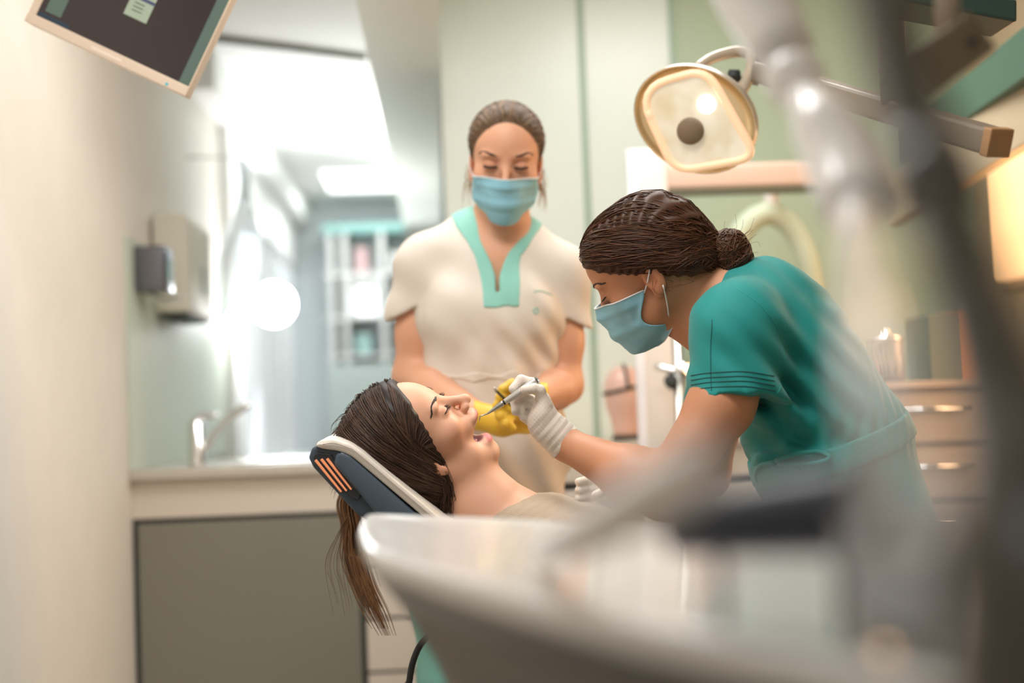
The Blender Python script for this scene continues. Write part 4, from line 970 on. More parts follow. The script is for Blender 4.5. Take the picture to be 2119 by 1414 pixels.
# neck opening
TU.cap(W1(0, -0.02, -0.05), A(1545, 640, 2.50), 0.062, 0.064, k=0.006, op='s')
TU.cap(W1(0, 0.04, -0.09), A(1480, 720, 2.50), 0.055, 0.05, k=0.006, op='s')
fk = lambda P, v, f: np.sin((P@np.array(v))*f)
vA = unit(0.5*RT+0.86*UP); vB = unit(0.9*RT-0.3*UP); vC = unit(0.3*RT+0.9*UP+0.4*FW)
armpit = A(1620, 800, 2.38); belly = A(1600, 930, 2.42); wst = A(1722, 930, 2.45)
def cloth(P):
    g1_ = np.exp(-((P-armpit)**2).sum(-1)/0.014); g2_ = np.exp(-((P-belly)**2).sum(-1)/0.016); g3_ = np.exp(-(((P-wst)@sp_)**2)/0.004)
    return 0.0024*fk(P, vA, 60)*fk(P, vB, 23)+0.0016*np.sin((P@vC)*95+5*np.sin((P@vB)*18))*np.clip(np.sin((P@vA)*21+1), 0, 1)+0.009*g1_*fk(P, vA+0.3*vB, 130)+0.0085*g2_*fk(P, vC, 110)+0.0022*g3_*fk(P, vB+0.6*FW, 190)
TU.disp = cloth
lo, hi = bbox([A(1420, 540, 2.30), A(1950, 1260, 2.75), A(1420, 1260, 2.30), A(1950, 540, 2.75)], 0.16)
m_teal_c = mat('teal_cotton', (4, 138, 134), 0.72, bump=0.25, bscale=900, sheen=0.15, var=0.03, vscale=30)
tunic = TU.build('tunic', lo, hi, 0.0042, m_teal_c, dentist); tunic['label'] = 'teal short-sleeved tunic with a tied waistband'
# sleeve stitching, seams, waistband
m_stitch = mat('dark_thread', (16, 62, 66), 0.7)
def seam(name, pts, dd, r=0.0007, m=m_stitch):
    P = spline([A(x, y, dd) for x, y in pts], 40)
    d0_ = TU.ev(P)
    for _ in range(14): P = P+FW*np.clip(TU.ev(P), -0.03, 0.03)[:, None]*0.9
    return Tubes().add(P-FW*0.0002, r, 4).build(name, m, tunic)
for dy_ in (0, 10, 20, 31):
    seam('hem_stitching', [(1447, 781+dy_), (1483, 774+dy_), (1553, 771+dy_), (1618, 781+dy_)], 2.22, 0.0008)
seam('front_seam', [(1487, 660), (1484, 740), (1484, 812)], 2.22)
seam('yoke_seam', [(1540, 590), (1590, 630), (1630, 680), (1645, 730), (1640, 790), (1622, 818)], 2.22, 0.0006, mat('teal_thread', (40, 160, 150), 0.7))
bn_ = unit(0.34*RT-0.94*UP); wc = A(1712, 932, 2.48)
WBd = TU.copy(); WBd.off = 0.0045; WBd.disp = lambda P: cloth(P)*0.3
WBd.plane(wc+bn_*0.017, bn_, 0.002).plane(wc-bn_*0.017, -bn_, 0.002)
wband = WBd.build('waistband', *bbox([wc], 0.24), 0.0036, m_teal_c, tunic)
T = Tubes()
def onfront(x, y, off=0.008):
    P = A(x, y, 2.2)
    for _ in range(16): P = P+FW*np.clip(TU.ev(P[None])[0], -0.03, 0.03)*0.9
    return P-FW*off
T.add(spline([onfront(*q) for q in ((1650, 975), (1690, 955), (1735, 950), (1755, 962), (1720, 975), (1655, 980))], 20), 0.004, 6)
T.add(spline([onfront(*q) for q in ((1650, 978), (1625, 990), (1622, 1015), (1632, 1035))], 14), 0.004, 6)
T.add(spline([onfront(*q) for q in ((1655, 978), (1690, 985), (1705, 1010), (1712, 1030))], 14), 0.004, 6)
T.build('waist_bow', m_teal_c, tunic)
# trousers and shoes
TR = Sd()
for dd in (2.28, 2.46):
    hp_ = A(1800, 1180, dd); kn = np.array([hp_[0]+0.02, hp_[1]-0.02, 0.48]); an = np.array([hp_[0]+0.06, hp_[1]+0.02, 0.09])
    TR.chain([(hp_, 0.095), (kn, 0.07), (an, 0.062)], k=0.02)
TR.plane((0, 0, 0.075), (0, 0, -1), 0.004)
hp_ = A(1800, 1180, 2.37)
TR.build('trousers', (hp_[0]-0.25, hp_[1]-0.35, 0.05), (hp_[0]+0.3, hp_[1]+0.35, hp_[2]+0.14), 0.008, m_teal_c, dentist)
for dd in (2.28, 2.46):
    a_ = A(1800, 1180, dd); SH = Sd(); SH.ell((a_[0]-0.02, a_[1], 0.036), (0.125, 0.045, 0.036)).ell((a_[0]+0.06, a_[1]+0.01, 0.055), (0.055, 0.045, 0.05), k=0.03); SH.plane((0, 0, 0.001), (0, 0, -1), 0.002)
    SH.build('shoe', (a_[0]-0.18, a_[1]-0.08, -0.01), (a_[0]+0.16, a_[1]+0.1, 0.13), 0.006, m_white, dentist)
# gloved hand with scaler
def cq(cx, cy, d): return A(960+cx/6.427, 740+cy/6.427, d)
def digit(S, pts, r0, r1, k=0.004):
    n_ = len(pts); rs = np.linspace(r0, r1, n_)
    for i in range(n_-1): S.cap(pts[i], pts[i+1], rs[i], rs[i+1], k=k if i else 0.006)
G = Sd()
G.chain([(cq(1320, 1120, 2.430), 0.0265), (cq(1180, 960, 2.428), 0.0250), (cq(1060, 800, 2.425), 0.0225)], k=0.015)
G.ell(cq(1060, 700, 2.425), (0.0155, 0.026, 0.030), ax=(RT, FW, UP), k=0.015)
G.ell(cq(1010, 900, 2.430), (0.020, 0.018, 0.022), ax=(RT, FW, UP), k=0.015)
digit(G, [cq(1075, 620, 2.412), cq(1010, 440, 2.408), cq(930, 415, 2.405), cq(810, 432, 2.406)], 0.0098, 0.0080)          # index
digit(G, [cq(1060, 560, 2.432), cq(930, 345, 2.434), cq(760, 300, 2.432), cq(655, 420, 2.424)], 0.0098, 0.0080)          # thumb
digit(G, [cq(1050, 640, 2.440), cq(820, 520, 2.452), cq(680, 590, 2.446), cq(690, 720, 2.436)], 0.0092, 0.0076)          # middle
digit(G, [cq(1050, 760, 2.444), cq(830, 610, 2.456), cq(740, 700, 2.446), cq(800, 800, 2.434)], 0.0088, 0.0074)          # ring
digit(G, [cq(1030, 850, 2.446), cq(880, 720, 2.458), cq(800, 800, 2.450), cq(855, 850, 2.438)], 0.0080, 0.0068)          # little
cfc = cq(1345, 1150, 2.43); cfn = unit(wrn-A(1120, 850, 2.425)); cfn = unit(0.80*RT-0.60*UP+0.0*FW)
G.cap(cq(1180, 1000, 2.430), cq(1420, 1210, 2.430), 0.0270, 0.0345, k=0.012)
wr_ax = unit(cq(1180, 1000, 2.43)-cq(1060, 780, 2.425)); 
def gl_w(P):
    q = P-cq(1200, 1030, 2.43); g_ = np.exp(-(q**2).sum(-1)/0.0012)
    return 0.0011*g_*np.sin((q@unit(0.75*RT-0.66*UP))*520)+0.0003*np.sin(P[..., 0]*900)*np.sin(P[..., 2]*800)
G.disp = gl_w
G.plane(cfc, cfn, 0.0015)
m_glove = mat('latex_white', (226, 214, 202), 0.45, sss=0.15, bump=0.1, bscale=300)
G.build('glove', *bbox([cq(640, 300, 2.42), cq(1400, 1250, 2.44), cq(1000, 700, 2.46), cq(1000, 700, 2.40)], 0.05), 0.0016, m_glove, dentist)['label'] = 'thin white latex glove'
# far hand glove (mostly hidden)
G2 = Sd(); hb = wrf-RT*0.05+UP*0.01
G2.cap(wrf, hb, 0.027, 0.03, k=0.01)
for i in range(4): b0_ = hb+UP*(0.022-0.015*i); digit(G2, [b0_, b0_-RT*0.045-FW*0.01, b0_-RT*0.06-FW*0.035], 0.009, 0.0075)
digit(G2, [hb-FW*0.01, hb-FW*0.04+UP*0.012, hb-RT*0.03-FW*0.05], 0.0095, 0.008)
G2.build('glove', *bbox([wrf, hb, hb-RT*0.07-FW*0.06], 0.06), 0.003, m_glove, dentist)
# scaler
sca = empty('scaler', cq(210, 800, 2.41)); tag(sca, 'silver dental scaler with bent thin tip held in the white glove', 'dental instrument')
ti = 2.414
tube('tip', [cq(203, 845, ti), cq(208, 815, ti), cq(216, 784, ti), cq(262, 768, ti), cq(318, 745, ti)], [0.0007, 0.0009, 0.0010, 0.0011, 0.0015], m_steel, sca, 8, 20)
tube('neck', [cq(312, 748, ti), cq(400, 690, ti), cq(470, 640, ti), cq(525, 605, ti)], [0.0016, 0.0034, 0.0046, 0.0046], m_steel, sca, 16, 12)
m_hand = mat('scaler_handle', (214, 212, 206), 0.25, 0.6)
tube('collar', [cq(522, 608, ti), cq(552, 588, ti)], 0.0042, m_dark, sca, 16)
tube('handle', [cq(545, 592, ti), cq(640, 530, ti), cq(760, 450, ti), cq(940, 318, ti+0.004), cq(962, 300, ti+0.004)], [0.0050, 0.0058, 0.0066, 0.0068, 0.0064], m_hand, sca, 18, 18)
tube('end_cap', [cq(950, 309, ti+0.004), cq(972, 293, ti+0.004)], 0.0050, mat('cap_green', (60, 80, 72), 0.4), sca, 14)
# ================================================================== the patient
PR = orient(0.502*RT+0.853*UP-0.143*FW, -0.838*RT+0.437*UP-0.328*FW)
PSC = 1.0
po = A(862, 915.5, 2.50)
H2 = head_sd(PR, po, PSC, 0.36)
H2.ell((0, 0.026, 0.042), (0.056, 0.060, 0.058), k=0.015); W2 = lambda *p: H2.W(np.array(p))
S = H2.copy(); S.wf = True
tilt = lambda f, s: PV*f+NB*(1-f)+nrm_*s
neckb = A(1010, 1060, 2.52)
S.cap(W2(0, -0.035, -0.05), neckb, 0.050, 0.056, k=0.03); S.cap(W2(0, 0.005, -0.075), A(1045, 1065, 2.53), 0.034, 0.045, k=0.03)
S.cap(neckb, A(1065, 1115, 2.53), 0.058, 0.075, k=0.04)
sd_ = side_
shp = [A(1080, 1140, 2.54)+sd_*s*0.15 for s in (-1, 1)]
for q in shp: S.cap(A(1065, 1115, 2.53), q, 0.06, 0.05, k=0.04)
S.ell(A(1165, 1175, 2.55), (0.15, 0.085, 0.17), ax=(sd_, nrm_, bx_), k=0.05)
arms = []
for q, s in zip(shp, (-1, 1)):
    e_ = tilt(0.62, 0.02)+sd_*s*0.23; w_ = tilt(1.0, 0.10)+sd_*s*0.10
    S.chain([(q, 0.046), (e_, 0.038), (w_, 0.026)], k=0.02); hb = w_+bx_*0.05
    S.ell(w_+bx_*0.045, (0.038, 0.014, 0.045), ax=(sd_, nrm_, bx_), k=0.012)
    for i in range(4): b0_ = w_+bx_*0.08+sd_*(0.024-0.016*i); digit(S, [b0_, b0_+bx_*0.035+nrm_*0.003, b0_+bx_*0.06-nrm_*0.008], 0.0085, 0.007)
    digit(S, [w_+bx_*0.03-sd_*s*0.03, w_+bx_*0.06-sd_*s*0.055, w_+bx_*0.09-sd_*s*0.058], 0.0095, 0.008)
    arms.append((q, e_, w_))
lo, hi = bbox([po, neckb, *shp]+[a for t in arms for a in t], 0.16)
patient = S.build('person', lo, hi, 0.0024, m_skin1, None, skin_col(H2, (222, 168, 138), (196, 104, 100)))
tag(patient, 'person lying back with long brown hair and open mouth on the chair', 'person')
for s in (1, -1):
    lashes(H2, patient, s, m_lash, 15, 0.010, r=0.0003); brow(H2, patient, s, mat('brow_dark', (52, 38, 32), 0.6))
# teeth and tongue inside the mouth
T = Tubes()
for i in range(8):
    a0 = (i-3.5)/3.5*0.9; c_ = np.array([0.020*math.sin(a0), 0.060+0.024*math.cos(a0), -0.0665]); T.add([H2.W(c_), H2.W(c_+np.array([0, 0.001, -0.0065]))], [0.0032, 0.0036], 8)
    c_ = H2.J(0.018*math.sin(a0), 0.058+0.024*math.cos(a0), -0.080); T.add([H2.W(c_), H2.W(c_+np.array([0, 0.001, 0.0055]))], [0.0030, 0.0032], 8)
tag(T.build('teeth', mat('teeth_ivory', (238, 226, 208), 0.25), patient), kind='stuff')
TG = Sd((PR, po), PSC); TG.ell(H2.J(0, 0.052, -0.079), (0.015, 0.024, 0.007)); TG.build('tongue', *bbox([W2(0, 0.05, -0.09)], 0.05), 0.003, mat('tongue_pink', (196, 108, 104), 0.35), patient)
# hair
hm2 = hair_mat('hair_brown', (40, 28, 24), (92, 66, 50))
C2 = Sd((PR, po), PSC)
C2.ell((0, -0.018, 0.036), (0.082, 0.108, 0.099), k=0).ell((0, -0.05, -0.045), (0.076, 0.062, 0.07), k=0.05).ell((0, 0.020, 0.045), (0.064, 0.067, 0.066), k=0.035)
c2full = Sd((PR, po), PSC); c2full.p = list(C2.p)
HN = unit([0, 0.90, -0.42]).astype(np.float32); HP = np.array([0, 0.077, 0.080], np.float32)
C2.fn(lambda P: (P-HP)@HN-8.0*P[..., 0]**2, 0.010, 'i')
C2.plane((0, 0.026, -0.02), (0, 0.90, -0.50), 0.012)
C2.disp = lambda P: 0.0007*np.sin(P[..., 1]*330+P[..., 2]*60+10*np.sin(P[..., 2]*20))
hair2 = C2.build('hair', *bbox([po], 0.24), 0.0032, hm2, patient); hair2['label'] = 'long straight brown hair falling over the headrest'
n = 1300; sgn = np.where(rng.uniform(0, 1, n) < 0.72, 1, -1); aa = rng.uniform(0.78, 3.5, n)    # angle along the parting, forehead to back
St = np.stack([sgn*rng.uniform(0.001, 0.012, n), -0.020+0.106*np.cos(aa), 0.034+0.094*np.sin(aa)], 1)
fr_ = np.clip((aa-0.78)/2.2, 0, 1)
ey = 0.004-0.090*fr_+rng.normal(0, 0.006, n); ez = -0.024-0.060*np.minimum(1, 0.25+fr_)+rng.normal(0, 0.008, n)
En = np.stack([sgn*(0.079-0.02*fr_), ey, ez], 1); Md = np.stack([sgn*0.078, (St[:, 1]+ey)/2-0.005, (St[:, 2]+ez)/2+0.02], 1)
St, En, Md = (H2.W(q) for q in (St, En, Md))
tips = []
for i in range(n):
    e_ = En[i]; dn = -UP*(0.055+0.02*rng.uniform())+PR@np.array([-sgn[i]*0.022, -0.015, -0.012]); tips.append(np.array([e_+dn*0.4+rng.normal(0, 0.002, 3), e_+dn*0.8+rng.normal(0, 0.004, 3), e_+dn*1.15+rng.normal(0, 0.006, 3)]))
T = strands(c2full, St, En, rng.uniform(-0.0005, 0.004, n), 0.00105, 14, 4, Md, 0.0010, tips=tips)
n2 = 360; s2 = np.where(rng.uniform(0, 1, n2) < 0.75, 1, -1); u2 = rng.uniform(0, 1, n2)   # strands swept back from the hairline
St2 = np.stack([s2*0.078*np.sin(u2*1.57), 0.066-0.040*u2**2, 0.094-0.106*u2**1.4], 1); En2 = np.stack([s2*0.076, -0.030-0.02*(1-u2), -0.055-0.02*u2], 1)
strands(c2full, c2full.proj(H2.W(St2), 0, 5), H2.W(En2), rng.uniform(0.0, 0.0025, n2), 0.0010, 14, 4, H2.W(np.stack([s2*0.080, 0.0*u2, 0.03-0.03*u2], 1)), 0.0008, T=T)
for i in range(120):   # flyaways on the crown
    a0 = rng.uniform(0.7, 2.6); p0 = np.array([rng.normal(0, 0.02), -0.020+0.106*math.cos(a0), 0.034+0.094*math.sin(a0)]); d_ = unit(np.array([rng.normal(0, 0.3), math.cos(a0)-0.6, math.sin(a0)]))
    T.add(spline([H2.W(p0), H2.W(p0+d_*0.010+np.array([0, -0.008, 0])), H2.W(p0+d_*rng.uniform(0.008, 0.022)+np.array([0, -0.025, -0.005]))], 7), np.linspace(0.0005, 0.0002, 7), 4, cap=False)
tag(T.build('hair_strands', hm2, hair2), kind='stuff')
T = Tubes()   # lock hanging down behind the headrest
hm3 = hair_mat('hair_tips', (84, 58, 40), (170, 124, 84))
for i in range(170):
    a_ = rng.normal(0, 1); b_ = rng.normal(0, 1); L_ = rng.uniform(0.55, 1.0); w0 = rng.uniform(-1, 1)
    pts = [A(745+8*a_, 985, 2.65+0.01*b_), A(722+9*a_, 1040, 2.67+0.01*b_), A(728+8*a_, 1090, 2.65+0.01*b_), A(735+11*a_+6*w0, 1150, 2.60), A(752+10*a_+10*w0, 1210, 2.58), A(778+9*a_+14*w0, 1270, 2.57), A(806+6*a_+10*w0, 1330, 2.56)]
    P = spline(pts, 26)[:int(8+18*L_)]; T.add(P, np.interp(np.linspace(0, 1, len(P)), [0, 0.7, 1], [0.0012, 0.0011, 0.0003]), 4, cap=False)
for i in range(16):
    a_ = rng.uniform(-40, 10); P = spline([A(722, 1065, 2.6), A(712+a_*0.5, 1110, 2.6), A(705+a_, 1170, 2.59), A(722+a_, 1230+rng.uniform(-40, 60), 2.58)], 14); T.add(P, np.linspace(0.0005, 0.0002, 14), 4, cap=False)
tag(T.build('hanging_lock', hm3, hair2), kind='stuff')
# knitted top, trousers, shoes
KT = Sd()
KT.ell(A(1165, 1172, 2.55), (0.175, 0.108, 0.19), ax=(sd_, nrm_, bx_), k=0)
for s in (-1, 1):
    KT.ell(A(1185, 1125, 2.55)+sd_*s*0.07, (0.068, 0.055, 0.068), ax=(sd_, nrm_, bx_), k=0.05)
    q, e_, w_ = arms[0 if s < 0 else 1]; KT.chain([(q, 0.062), (e_, 0.052), (e_*0.15+w_*0.85, 0.04)], k=0.03); KT.cap(A(1080, 1140, 2.54), q, 0.075, 0.066, k=0.04)
KT.cap(tilt(0.45, 0.0), tilt(0.98, 0.0), 0.12, 0.125, k=0.06)
KT.cap(W2(0, 0.0, -0.06), A(1070, 1105, 2.53), 0.066, 0.066, k=0.01, op='s')
KT.disp = lambda P: 0.0010*np.sin((P@bx_)*900)*np.sin((P@sd_)*900)+0.003*np.sin((P@(bx_+0.6*sd_))*55)
lo, hi = bbox([neckb, PV, *shp]+[a for t in arms for a in t], 0.2)
KT.build('knit_top', lo, hi, 0.005, mat('taupe_knit', (168, 148, 126), 0.85, bump=0.5, bscale=450, sheen=0.2), patient)
LG = Sd(); ldn = ld
for s in (-1, 1):
    h_ = PV+sd2*s*0.08+nrm_*0.0; k_ = h_+ldn*0.42+np.array([0, 0, 0.04]); a_ = k_+ldn*0.40+np.array([0, 0, -0.08])
    LG.chain([(h_, 0.095), (k_, 0.065), (a_, 0.048)], k=0.02)
LG.build('trousers', *bbox([PV, PV+ldn*0.9], 0.24), 0.008, mat('denim_blue', (66, 78, 100), 0.8, bump=0.3, bscale=600), patient)
for s in (-1, 1):
    a_ = PV+sd2*s*0.08+ldn*0.84+np.array([0, 0, -0.02]); SH = Sd(); SH.ell(a_+np.array([0, 0, 0.05]), (0.04, 0.05, 0.10), ax=(sd2, ldn, (0, 0, 1))).ell(a_, (0.04, 0.06, 0.045), ax=(sd2, ldn, (0, 0, 1)), k=0.03)
    SH.build('shoe', *bbox([a_], 0.18), 0.006, mat('shoe_tan', (150, 120, 96), 0.6), patient)
# ================================================================== the assistant
AR = orient(-FW*0.962-UP*0.274, UP*0.961-FW*0.274+RT*0.035)
ao = A(1047, 328, 3.08)
H3 = head_sd(AR, ao, 1.02); W3 = lambda *p: H3.W(np.array(p))
S = H3.copy(); S.wf = True; S.rs = 1.1
nb3 = A(1032, 530, 3.124)
S.cap(W3(0, -0.035, -0.05), nb3, 0.050, 0.055, k=0.03)
shL, shR = A(880, 548, 3.146), A(1158, 566, 3.146)
for q in (shL, shR): S.cap(A(1030, 520, 3.146), q, 0.050, 0.046, k=0.04)
S.ell(A(1018, 640, 3.146), (0.145, 0.09, 0.19), k=0.05)
elL, wrL = A(851, 778, 3.146), A(985, 858, 2.926); elR, wrR = A(1168, 798, 3.135), A(1112, 822, 2.904)
S.chain([(shL, 0.045), (shL*0.4+elL*0.6, 0.038), (elL, 0.035)], k=0.03); S.chain([(elL, 0.035), (elL*0.65+wrL*0.35, 0.037), (wrL, 0.025)], k=0.02)
S.chain([(shR, 0.045), (shR*0.4+elR*0.6, 0.038), (elR, 0.035)], k=0.03); S.chain([(elR, 0.035), (elR*0.65+wrR*0.35, 0.037), (wrR, 0.025)], k=0.02)
lo, hi = bbox([ao, nb3, shL, shR, elL, elR, wrL, wrR, A(1018, 760, 3.146)], 0.18)
assistant = S.build('person', lo, hi, 0.0028, m_skin3, None, skin_col(H3, (224, 168, 136), (190, 110, 104)))
tag(assistant, 'person in white tunic with aqua collar and blue mask standing behind', 'person')
for s in (1, -1):
    lashes(H3, assistant, s, m_lash, 18, 0.008, r=0.0009); brow(H3, assistant, s, mat('brow_brown', (58, 40, 30), 0.6))
face_mask(H3, assistant, -0.026, -0.128, 76, 0.14)
hm4 = hair_mat('hair_light_brown', (74, 54, 36), (138, 106, 74))
C3 = Sd((AR, ao), 1.0); C3.ell((0, -0.020, 0.032), (0.077, 0.104, 0.087), k=0).ell((0, 0.012, 0.045), (0.070, 0.068, 0.060), k=0.03).ell((0, -0.06, -0.05), (0.066, 0.05, 0.06), k=0.04)
c3full = Sd((AR, ao), 1.0); c3full.p = list(C3.p)
hp3, hn3 = np.array([0, 0.074, 0.064]), unit([0, 0.86, -0.50])
C3.fn(lambda P: (P-hp3)@hn3+1.7*np.maximum(0, np.abs(P[..., 0])-0.030)*0.0-0.9*P[..., 0]**2*4, 0.012, 'i')
hair3 = C3.build('hair', *bbox([ao], 0.22), 0.0034, hm4, assistant); hair3['label'] = 'light brown hair parted and tied back'
n = 700; sx_ = rng.uniform(-1, 1, n); St = np.stack([sx_*0.07, 0.072-0.06*np.abs(sx_)**2, 0.088-0.095*np.abs(sx_)**1.7], 1); St[:, 1] += -0.05*rng.uniform(0, 1, n)
En = np.stack([sx_*0.03+rng.normal(0, 0.008, n), np.full(n, -0.125), -0.02+rng.normal(0, 0.015, n)], 1); Md = np.stack([sx_*0.085+0.0, np.full(n, -0.03), 0.10-0.11*np.abs(sx_)], 1)
St, En, Md = (H3.W(q) for q in (St, En, Md)); St = c3full.proj(St, 0, 6)
strands(c3full, St, En, rng.uniform(-0.0005, 0.003, n), 0.0011, 14, 4, Md, 0.0010).build('hair_strands', hm4, hair3)['kind'] = 'stuff'
T = Tubes()
for i in range(70):
    s = -1 if i % 3 else 1; p0 = np.array([s*0.066, -0.04, -0.03+rng.uniform(-0.03, 0.03)]); q = p0+np.array([s*rng.uniform(0.0, 0.028), -0.01, -rng.uniform(0.03, 0.085)]); T.add(spline([H3.W(p0), H3.W((p0+q)/2+np.array([s*0.008, 0, 0])), H3.W(q)], 8), np.linspace(0.0009, 0.0003, 8), 4, cap=False)
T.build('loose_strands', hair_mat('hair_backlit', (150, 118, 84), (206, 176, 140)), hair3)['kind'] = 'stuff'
# tunic
AT = Sd(); AT.rs = 1.1
AT.ell(A(1018, 630, 3.146), (0.158, 0.104, 0.20), k=0)
for x_ in (962, 1076): AT.ell(A(x_, 655, 3.069), (0.062, 0.055, 0.062), k=0.06)
AT.cap(A(1000, 500, 3.157), shL, 0.044, 0.056, k=0.04); AT.cap(A(1062, 505, 3.157), shR, 0.044, 0.056, k=0.04)
AT.cap(A(1014, 730, 3.146), A(1012, 800, 3.146), 0.104, 0.108, k=0.05); AT.ell(A(1014, 790, 3.146), (0.128, 0.105, 0.12), k=0.05)
AT.ell(A(1012, 930, 3.146), (0.165, 0.125, 0.16), k=0.05); AT.cap(A(1010, 950, 3.146), A(1006, 1180, 3.146), 0.135, 0.150, k=0.05)
nt_ = len(AT.p)
SL2 = Sd(); SL2.rs = 1.1; SL2.cap(shL, A(850, 660, 3.146), 0.056, 0.054, k=0); SR2 = Sd(); SR2.rs = 1.1; SR2.cap(shR, A(1173, 680, 3.146), 0.056, 0.052, k=0)
AT.fn(SL2.ev, 0.03, 'u'); AT.fn(SR2.ev, 0.03, 'u')
t_o = Sd(); t_o.p = list(AT.p[:nt_]); t2 = lambda P: t_o.ev(P)
AT.fn(lambda P: np.maximum(np.maximum(-((P-A(846, 645, 3.146))@unit(-UP*0.9-RT*-0.43)), (P-A(900, 645, 3.146))@RT), 0.004-t2(P)), 0.003, 's')
AT.fn(lambda P: np.maximum(np.maximum(-((P-A(1172, 660, 3.146))@unit(-UP*0.92-RT*0.38)), -((P-A(1130, 645, 3.146))@RT)), 0.004-t2(P)), 0.003, 's')
neck_hole = Sd(); neck_hole.rs = 1.1; neck_hole.cap(A(1038, 430, 3.080), A(1034, 500, 3.146), 0.050, 0.054, k=0)
AT.fn(neck_hole.ev, 0.005, 's')
vn = A(1034, 470, 3.025); ve_ = A(1033, 606, 3.025)
def vcut(P, grow=0.0):   # wedge of the open neckline, wide at the collar, closing at its lower end
    q = P-CAM; d_ = q@FW; x = (q@RT)/d_*FPX+CX; y = CY-(q@UP)/d_*FPX
    half = np.interp(y, [440, 500, 545, 575, 606], [46, 33, 15, 8, 5])+grow
    k = 3.080/FPX; return np.maximum(np.maximum(np.abs(x-1030-(y-606)*0.02)-half, y-(606+grow)), (d_-3.146)/k)*k
AT.fn(lambda P: vcut(P), 0.002, 's')
def fold3(P):
    low = np.clip((A(1018, 690, 3.080)[2]-P[..., 2])/0.1, 0, 1)
    return 0.0045*low*np.sin(P[..., 0]*75+6*np.sin(P[..., 2]*7))+0.0015*np.sin(P[..., 0]*40+P[..., 2]*60)+0.004*np.exp(-((P-A(1100, 720, 3.058))**2).sum(-1)/0.01)*np.sin((P[..., 0]*0.8+P[..., 2]*0.6)*130)
AT.disp = fold3
lo, hi = bbox([shL, shR, A(1030, 440, 3.146), A(1006, 1190, 3.146)], 0.19)
m_wt = mat('white_cotton', (226, 216, 204), 0.8, bump=0.2, bscale=800, sheen=0.1); m_aq = mat('aqua_cotton', (142, 204, 190), 0.75, bump=0.2, bscale=800)
tun3 = AT.build('tunic', lo, hi, 0.0045, m_wt, assistant); tun3['label'] = 'white short-sleeved tunic'
AC = AT.copy(); AC.off = 0.0025
def trim(P):
    q = P-CAM; d_ = q@FW; x = (q@RT)/d_*FPX+CX; y = CY-(q@UP)/d_*FPX
    l_ = np.interp(y, [430, 470, 500, 530, 560, 634], [930, 945, 968, 986, 994, 1004]); r_ = np.interp(y, [430, 470, 500, 530, 560, 634], [1125, 1118, 1096, 1076, 1073, 1072])
    k = 3.080/FPX; return np.maximum(np.maximum(np.maximum(l_-x, x-r_), y-634), (d_-3.157)/k)*k
AC.fn(trim, 0.001, 'i')
AC.build('collar_trim', *bbox([A(1034, 530, 3.058)], 0.14), 0.003, m_aq, tun3)
wst3 = AT.copy(); wst3.off = 0.002; wst3.plane(A(1014, 772, 3.146), UP, 0.001).plane(A(1014, 784, 3.146), -UP, 0.001)
wst3.build('waist_seam', *bbox([A(1014, 778, 3.146)], 0.19), 0.0034, m_wt, tun3)
# pocket print on the chest: a small aqua mark
for pts, nm in ((((1108, 598), (1122, 596), (1136, 600), (1148, 604)), 'chest_print'), (((1106, 640), (1112, 634), (1117, 640), (1112, 647), (1106, 640)), 'chest_print')):
    P = spline([A(x, y, 2.860) for x, y in pts], 14)
    for _ in range(16): P = P+FW*np.clip(AT.ev(P), -0.03, 0.03)[:, None]*0.9
    Tubes().add(P-FW*0.0006, 0.0014, 5).build(nm, m_aq, tun3)
# trousers, shoes
TR = Sd(); hpz = A(1010, 1150, 3.146)
for s in (-1, 1):
    h_ = hpz+np.array([s*0.082, 0, 0]); TR.chain([(h_, 0.100), (np.array([h_[0], h_[1], 0.48]), 0.080), (np.array([h_[0], h_[1]+0.02, 0.08]), 0.075)], k=0.01)
TR.plane((0, 0, 0.06), (0, 0, -1), 0.004); TR.disp = lambda P: 0.004*np.sin(P[..., 2]*40+P[..., 0]*30)
TR.build('trousers', (hpz[0]-0.25, hpz[1]-0.2, 0.04), (hpz[0]+0.25, hpz[1]+0.2, hpz[2]+0.12), 0.008, mat('aqua_trousers', (120, 176, 164), 0.8, bump=0.2, bscale=800), assistant)
for s in (-1, 1):
    SH = Sd(); c_ = np.array([hpz[0]+s*0.082, hpz[1], 0]); SH.ell(c_+np.array([0, -0.05, 0.034]), (0.045, 0.12, 0.034)).ell(c_+np.array([0, 0.02, 0.05]), (0.042, 0.05, 0.045), k=0.03); SH.plane((0, 0, 0.001), (0, 0, -1), 0.002)
    SH.build('shoe', c_-np.array([0.08, 0.2, 0.01]), c_+np.array([0.08, 0.12, 0.12]), 0.006, m_white, assistant)
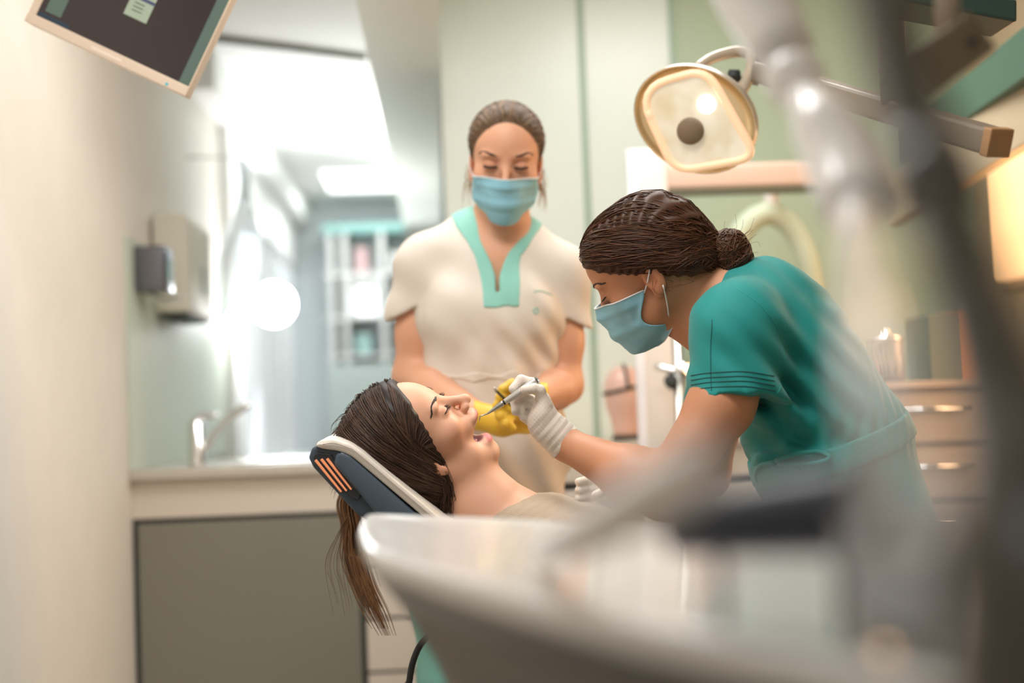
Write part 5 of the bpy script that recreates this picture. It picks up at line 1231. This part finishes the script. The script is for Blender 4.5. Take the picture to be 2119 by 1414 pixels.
# yellow gloves, one hand over the other, holding a small mirror handle
m_yel = mat('yellow_latex', (232, 190, 62), 0.45, sss=0.1, bump=0.08, bscale=250)
GR = Sd(); GR.rs = 1.1; GR.cap(wrR+RT*0.012, A(1078, 836, 2.871), 0.0275, 0.026, k=0.01)
GR.ell(A(1068, 838, 2.860), (0.034, 0.020, 0.030), ax=(RT, FW, UP), k=0.012)
for i, (a_, b_, c_) in enumerate((((1058, 812), (1036, 822), (1034, 846)), ((1054, 828), (1030, 840), (1034, 862)), ((1056, 846), (1036, 860), (1044, 878)), ((1062, 860), (1048, 876), (1060, 886)))):
    digit(GR, [A(*a_, 2.855), A(*b_, 2.827), A(*c_, 2.833)], 0.0095, 0.008)
digit(GR, [A(1080, 815, 2.849), A(1060, 795, 2.833), A(1040, 806, 2.827)], 0.010, 0.0085)
GR.plane(wrR+RT*0.022, RT, 0.001)
GR.build('glove', *bbox([wrR, A(1030, 840, 2.838)], 0.07), 0.0024, m_yel, assistant)['label'] = 'yellow latex glove'
GL = Sd(); GL.rs = 1.1; GL.cap(wrL-RT*0.010, A(1035, 872, 2.904), 0.0275, 0.026, k=0.01); GL.ell(A(1042, 872, 2.904), (0.034, 0.022, 0.028), ax=(RT, FW, UP), k=0.012)
for i in range(4): b0_ = A(1060, 858+i*10, 2.898); digit(GL, [b0_, b0_+RT*0.028-FW*0.005, b0_+RT*0.035-FW*0.018], 0.0095, 0.008)
digit(GL, [A(1040, 858, 2.882), A(1056, 846, 2.873), A(1070, 850, 2.871)], 0.010, 0.0085)
GL.plane(wrL-RT*0.004, -RT, 0.001)
GL.build('glove', *bbox([wrL, A(1080, 870, 2.904)], 0.07), 0.0026, m_yel, assistant)
mh = empty('mirror_handle', A(1040, 816, 2.816)); tag(mh, 'thin dark mirror handle held in the yellow glove', 'dental instrument')
tube('handle', [A(1026, 808, 2.800), A(1036, 818, 2.807), A(1062, 842, 2.829)], 0.0028, m_dark, mh, 10, 8)
tube('tip', [A(1022, 802, 2.797), A(1028, 810, 2.801)], [0.0016, 0.003], m_steel, mh, 8)
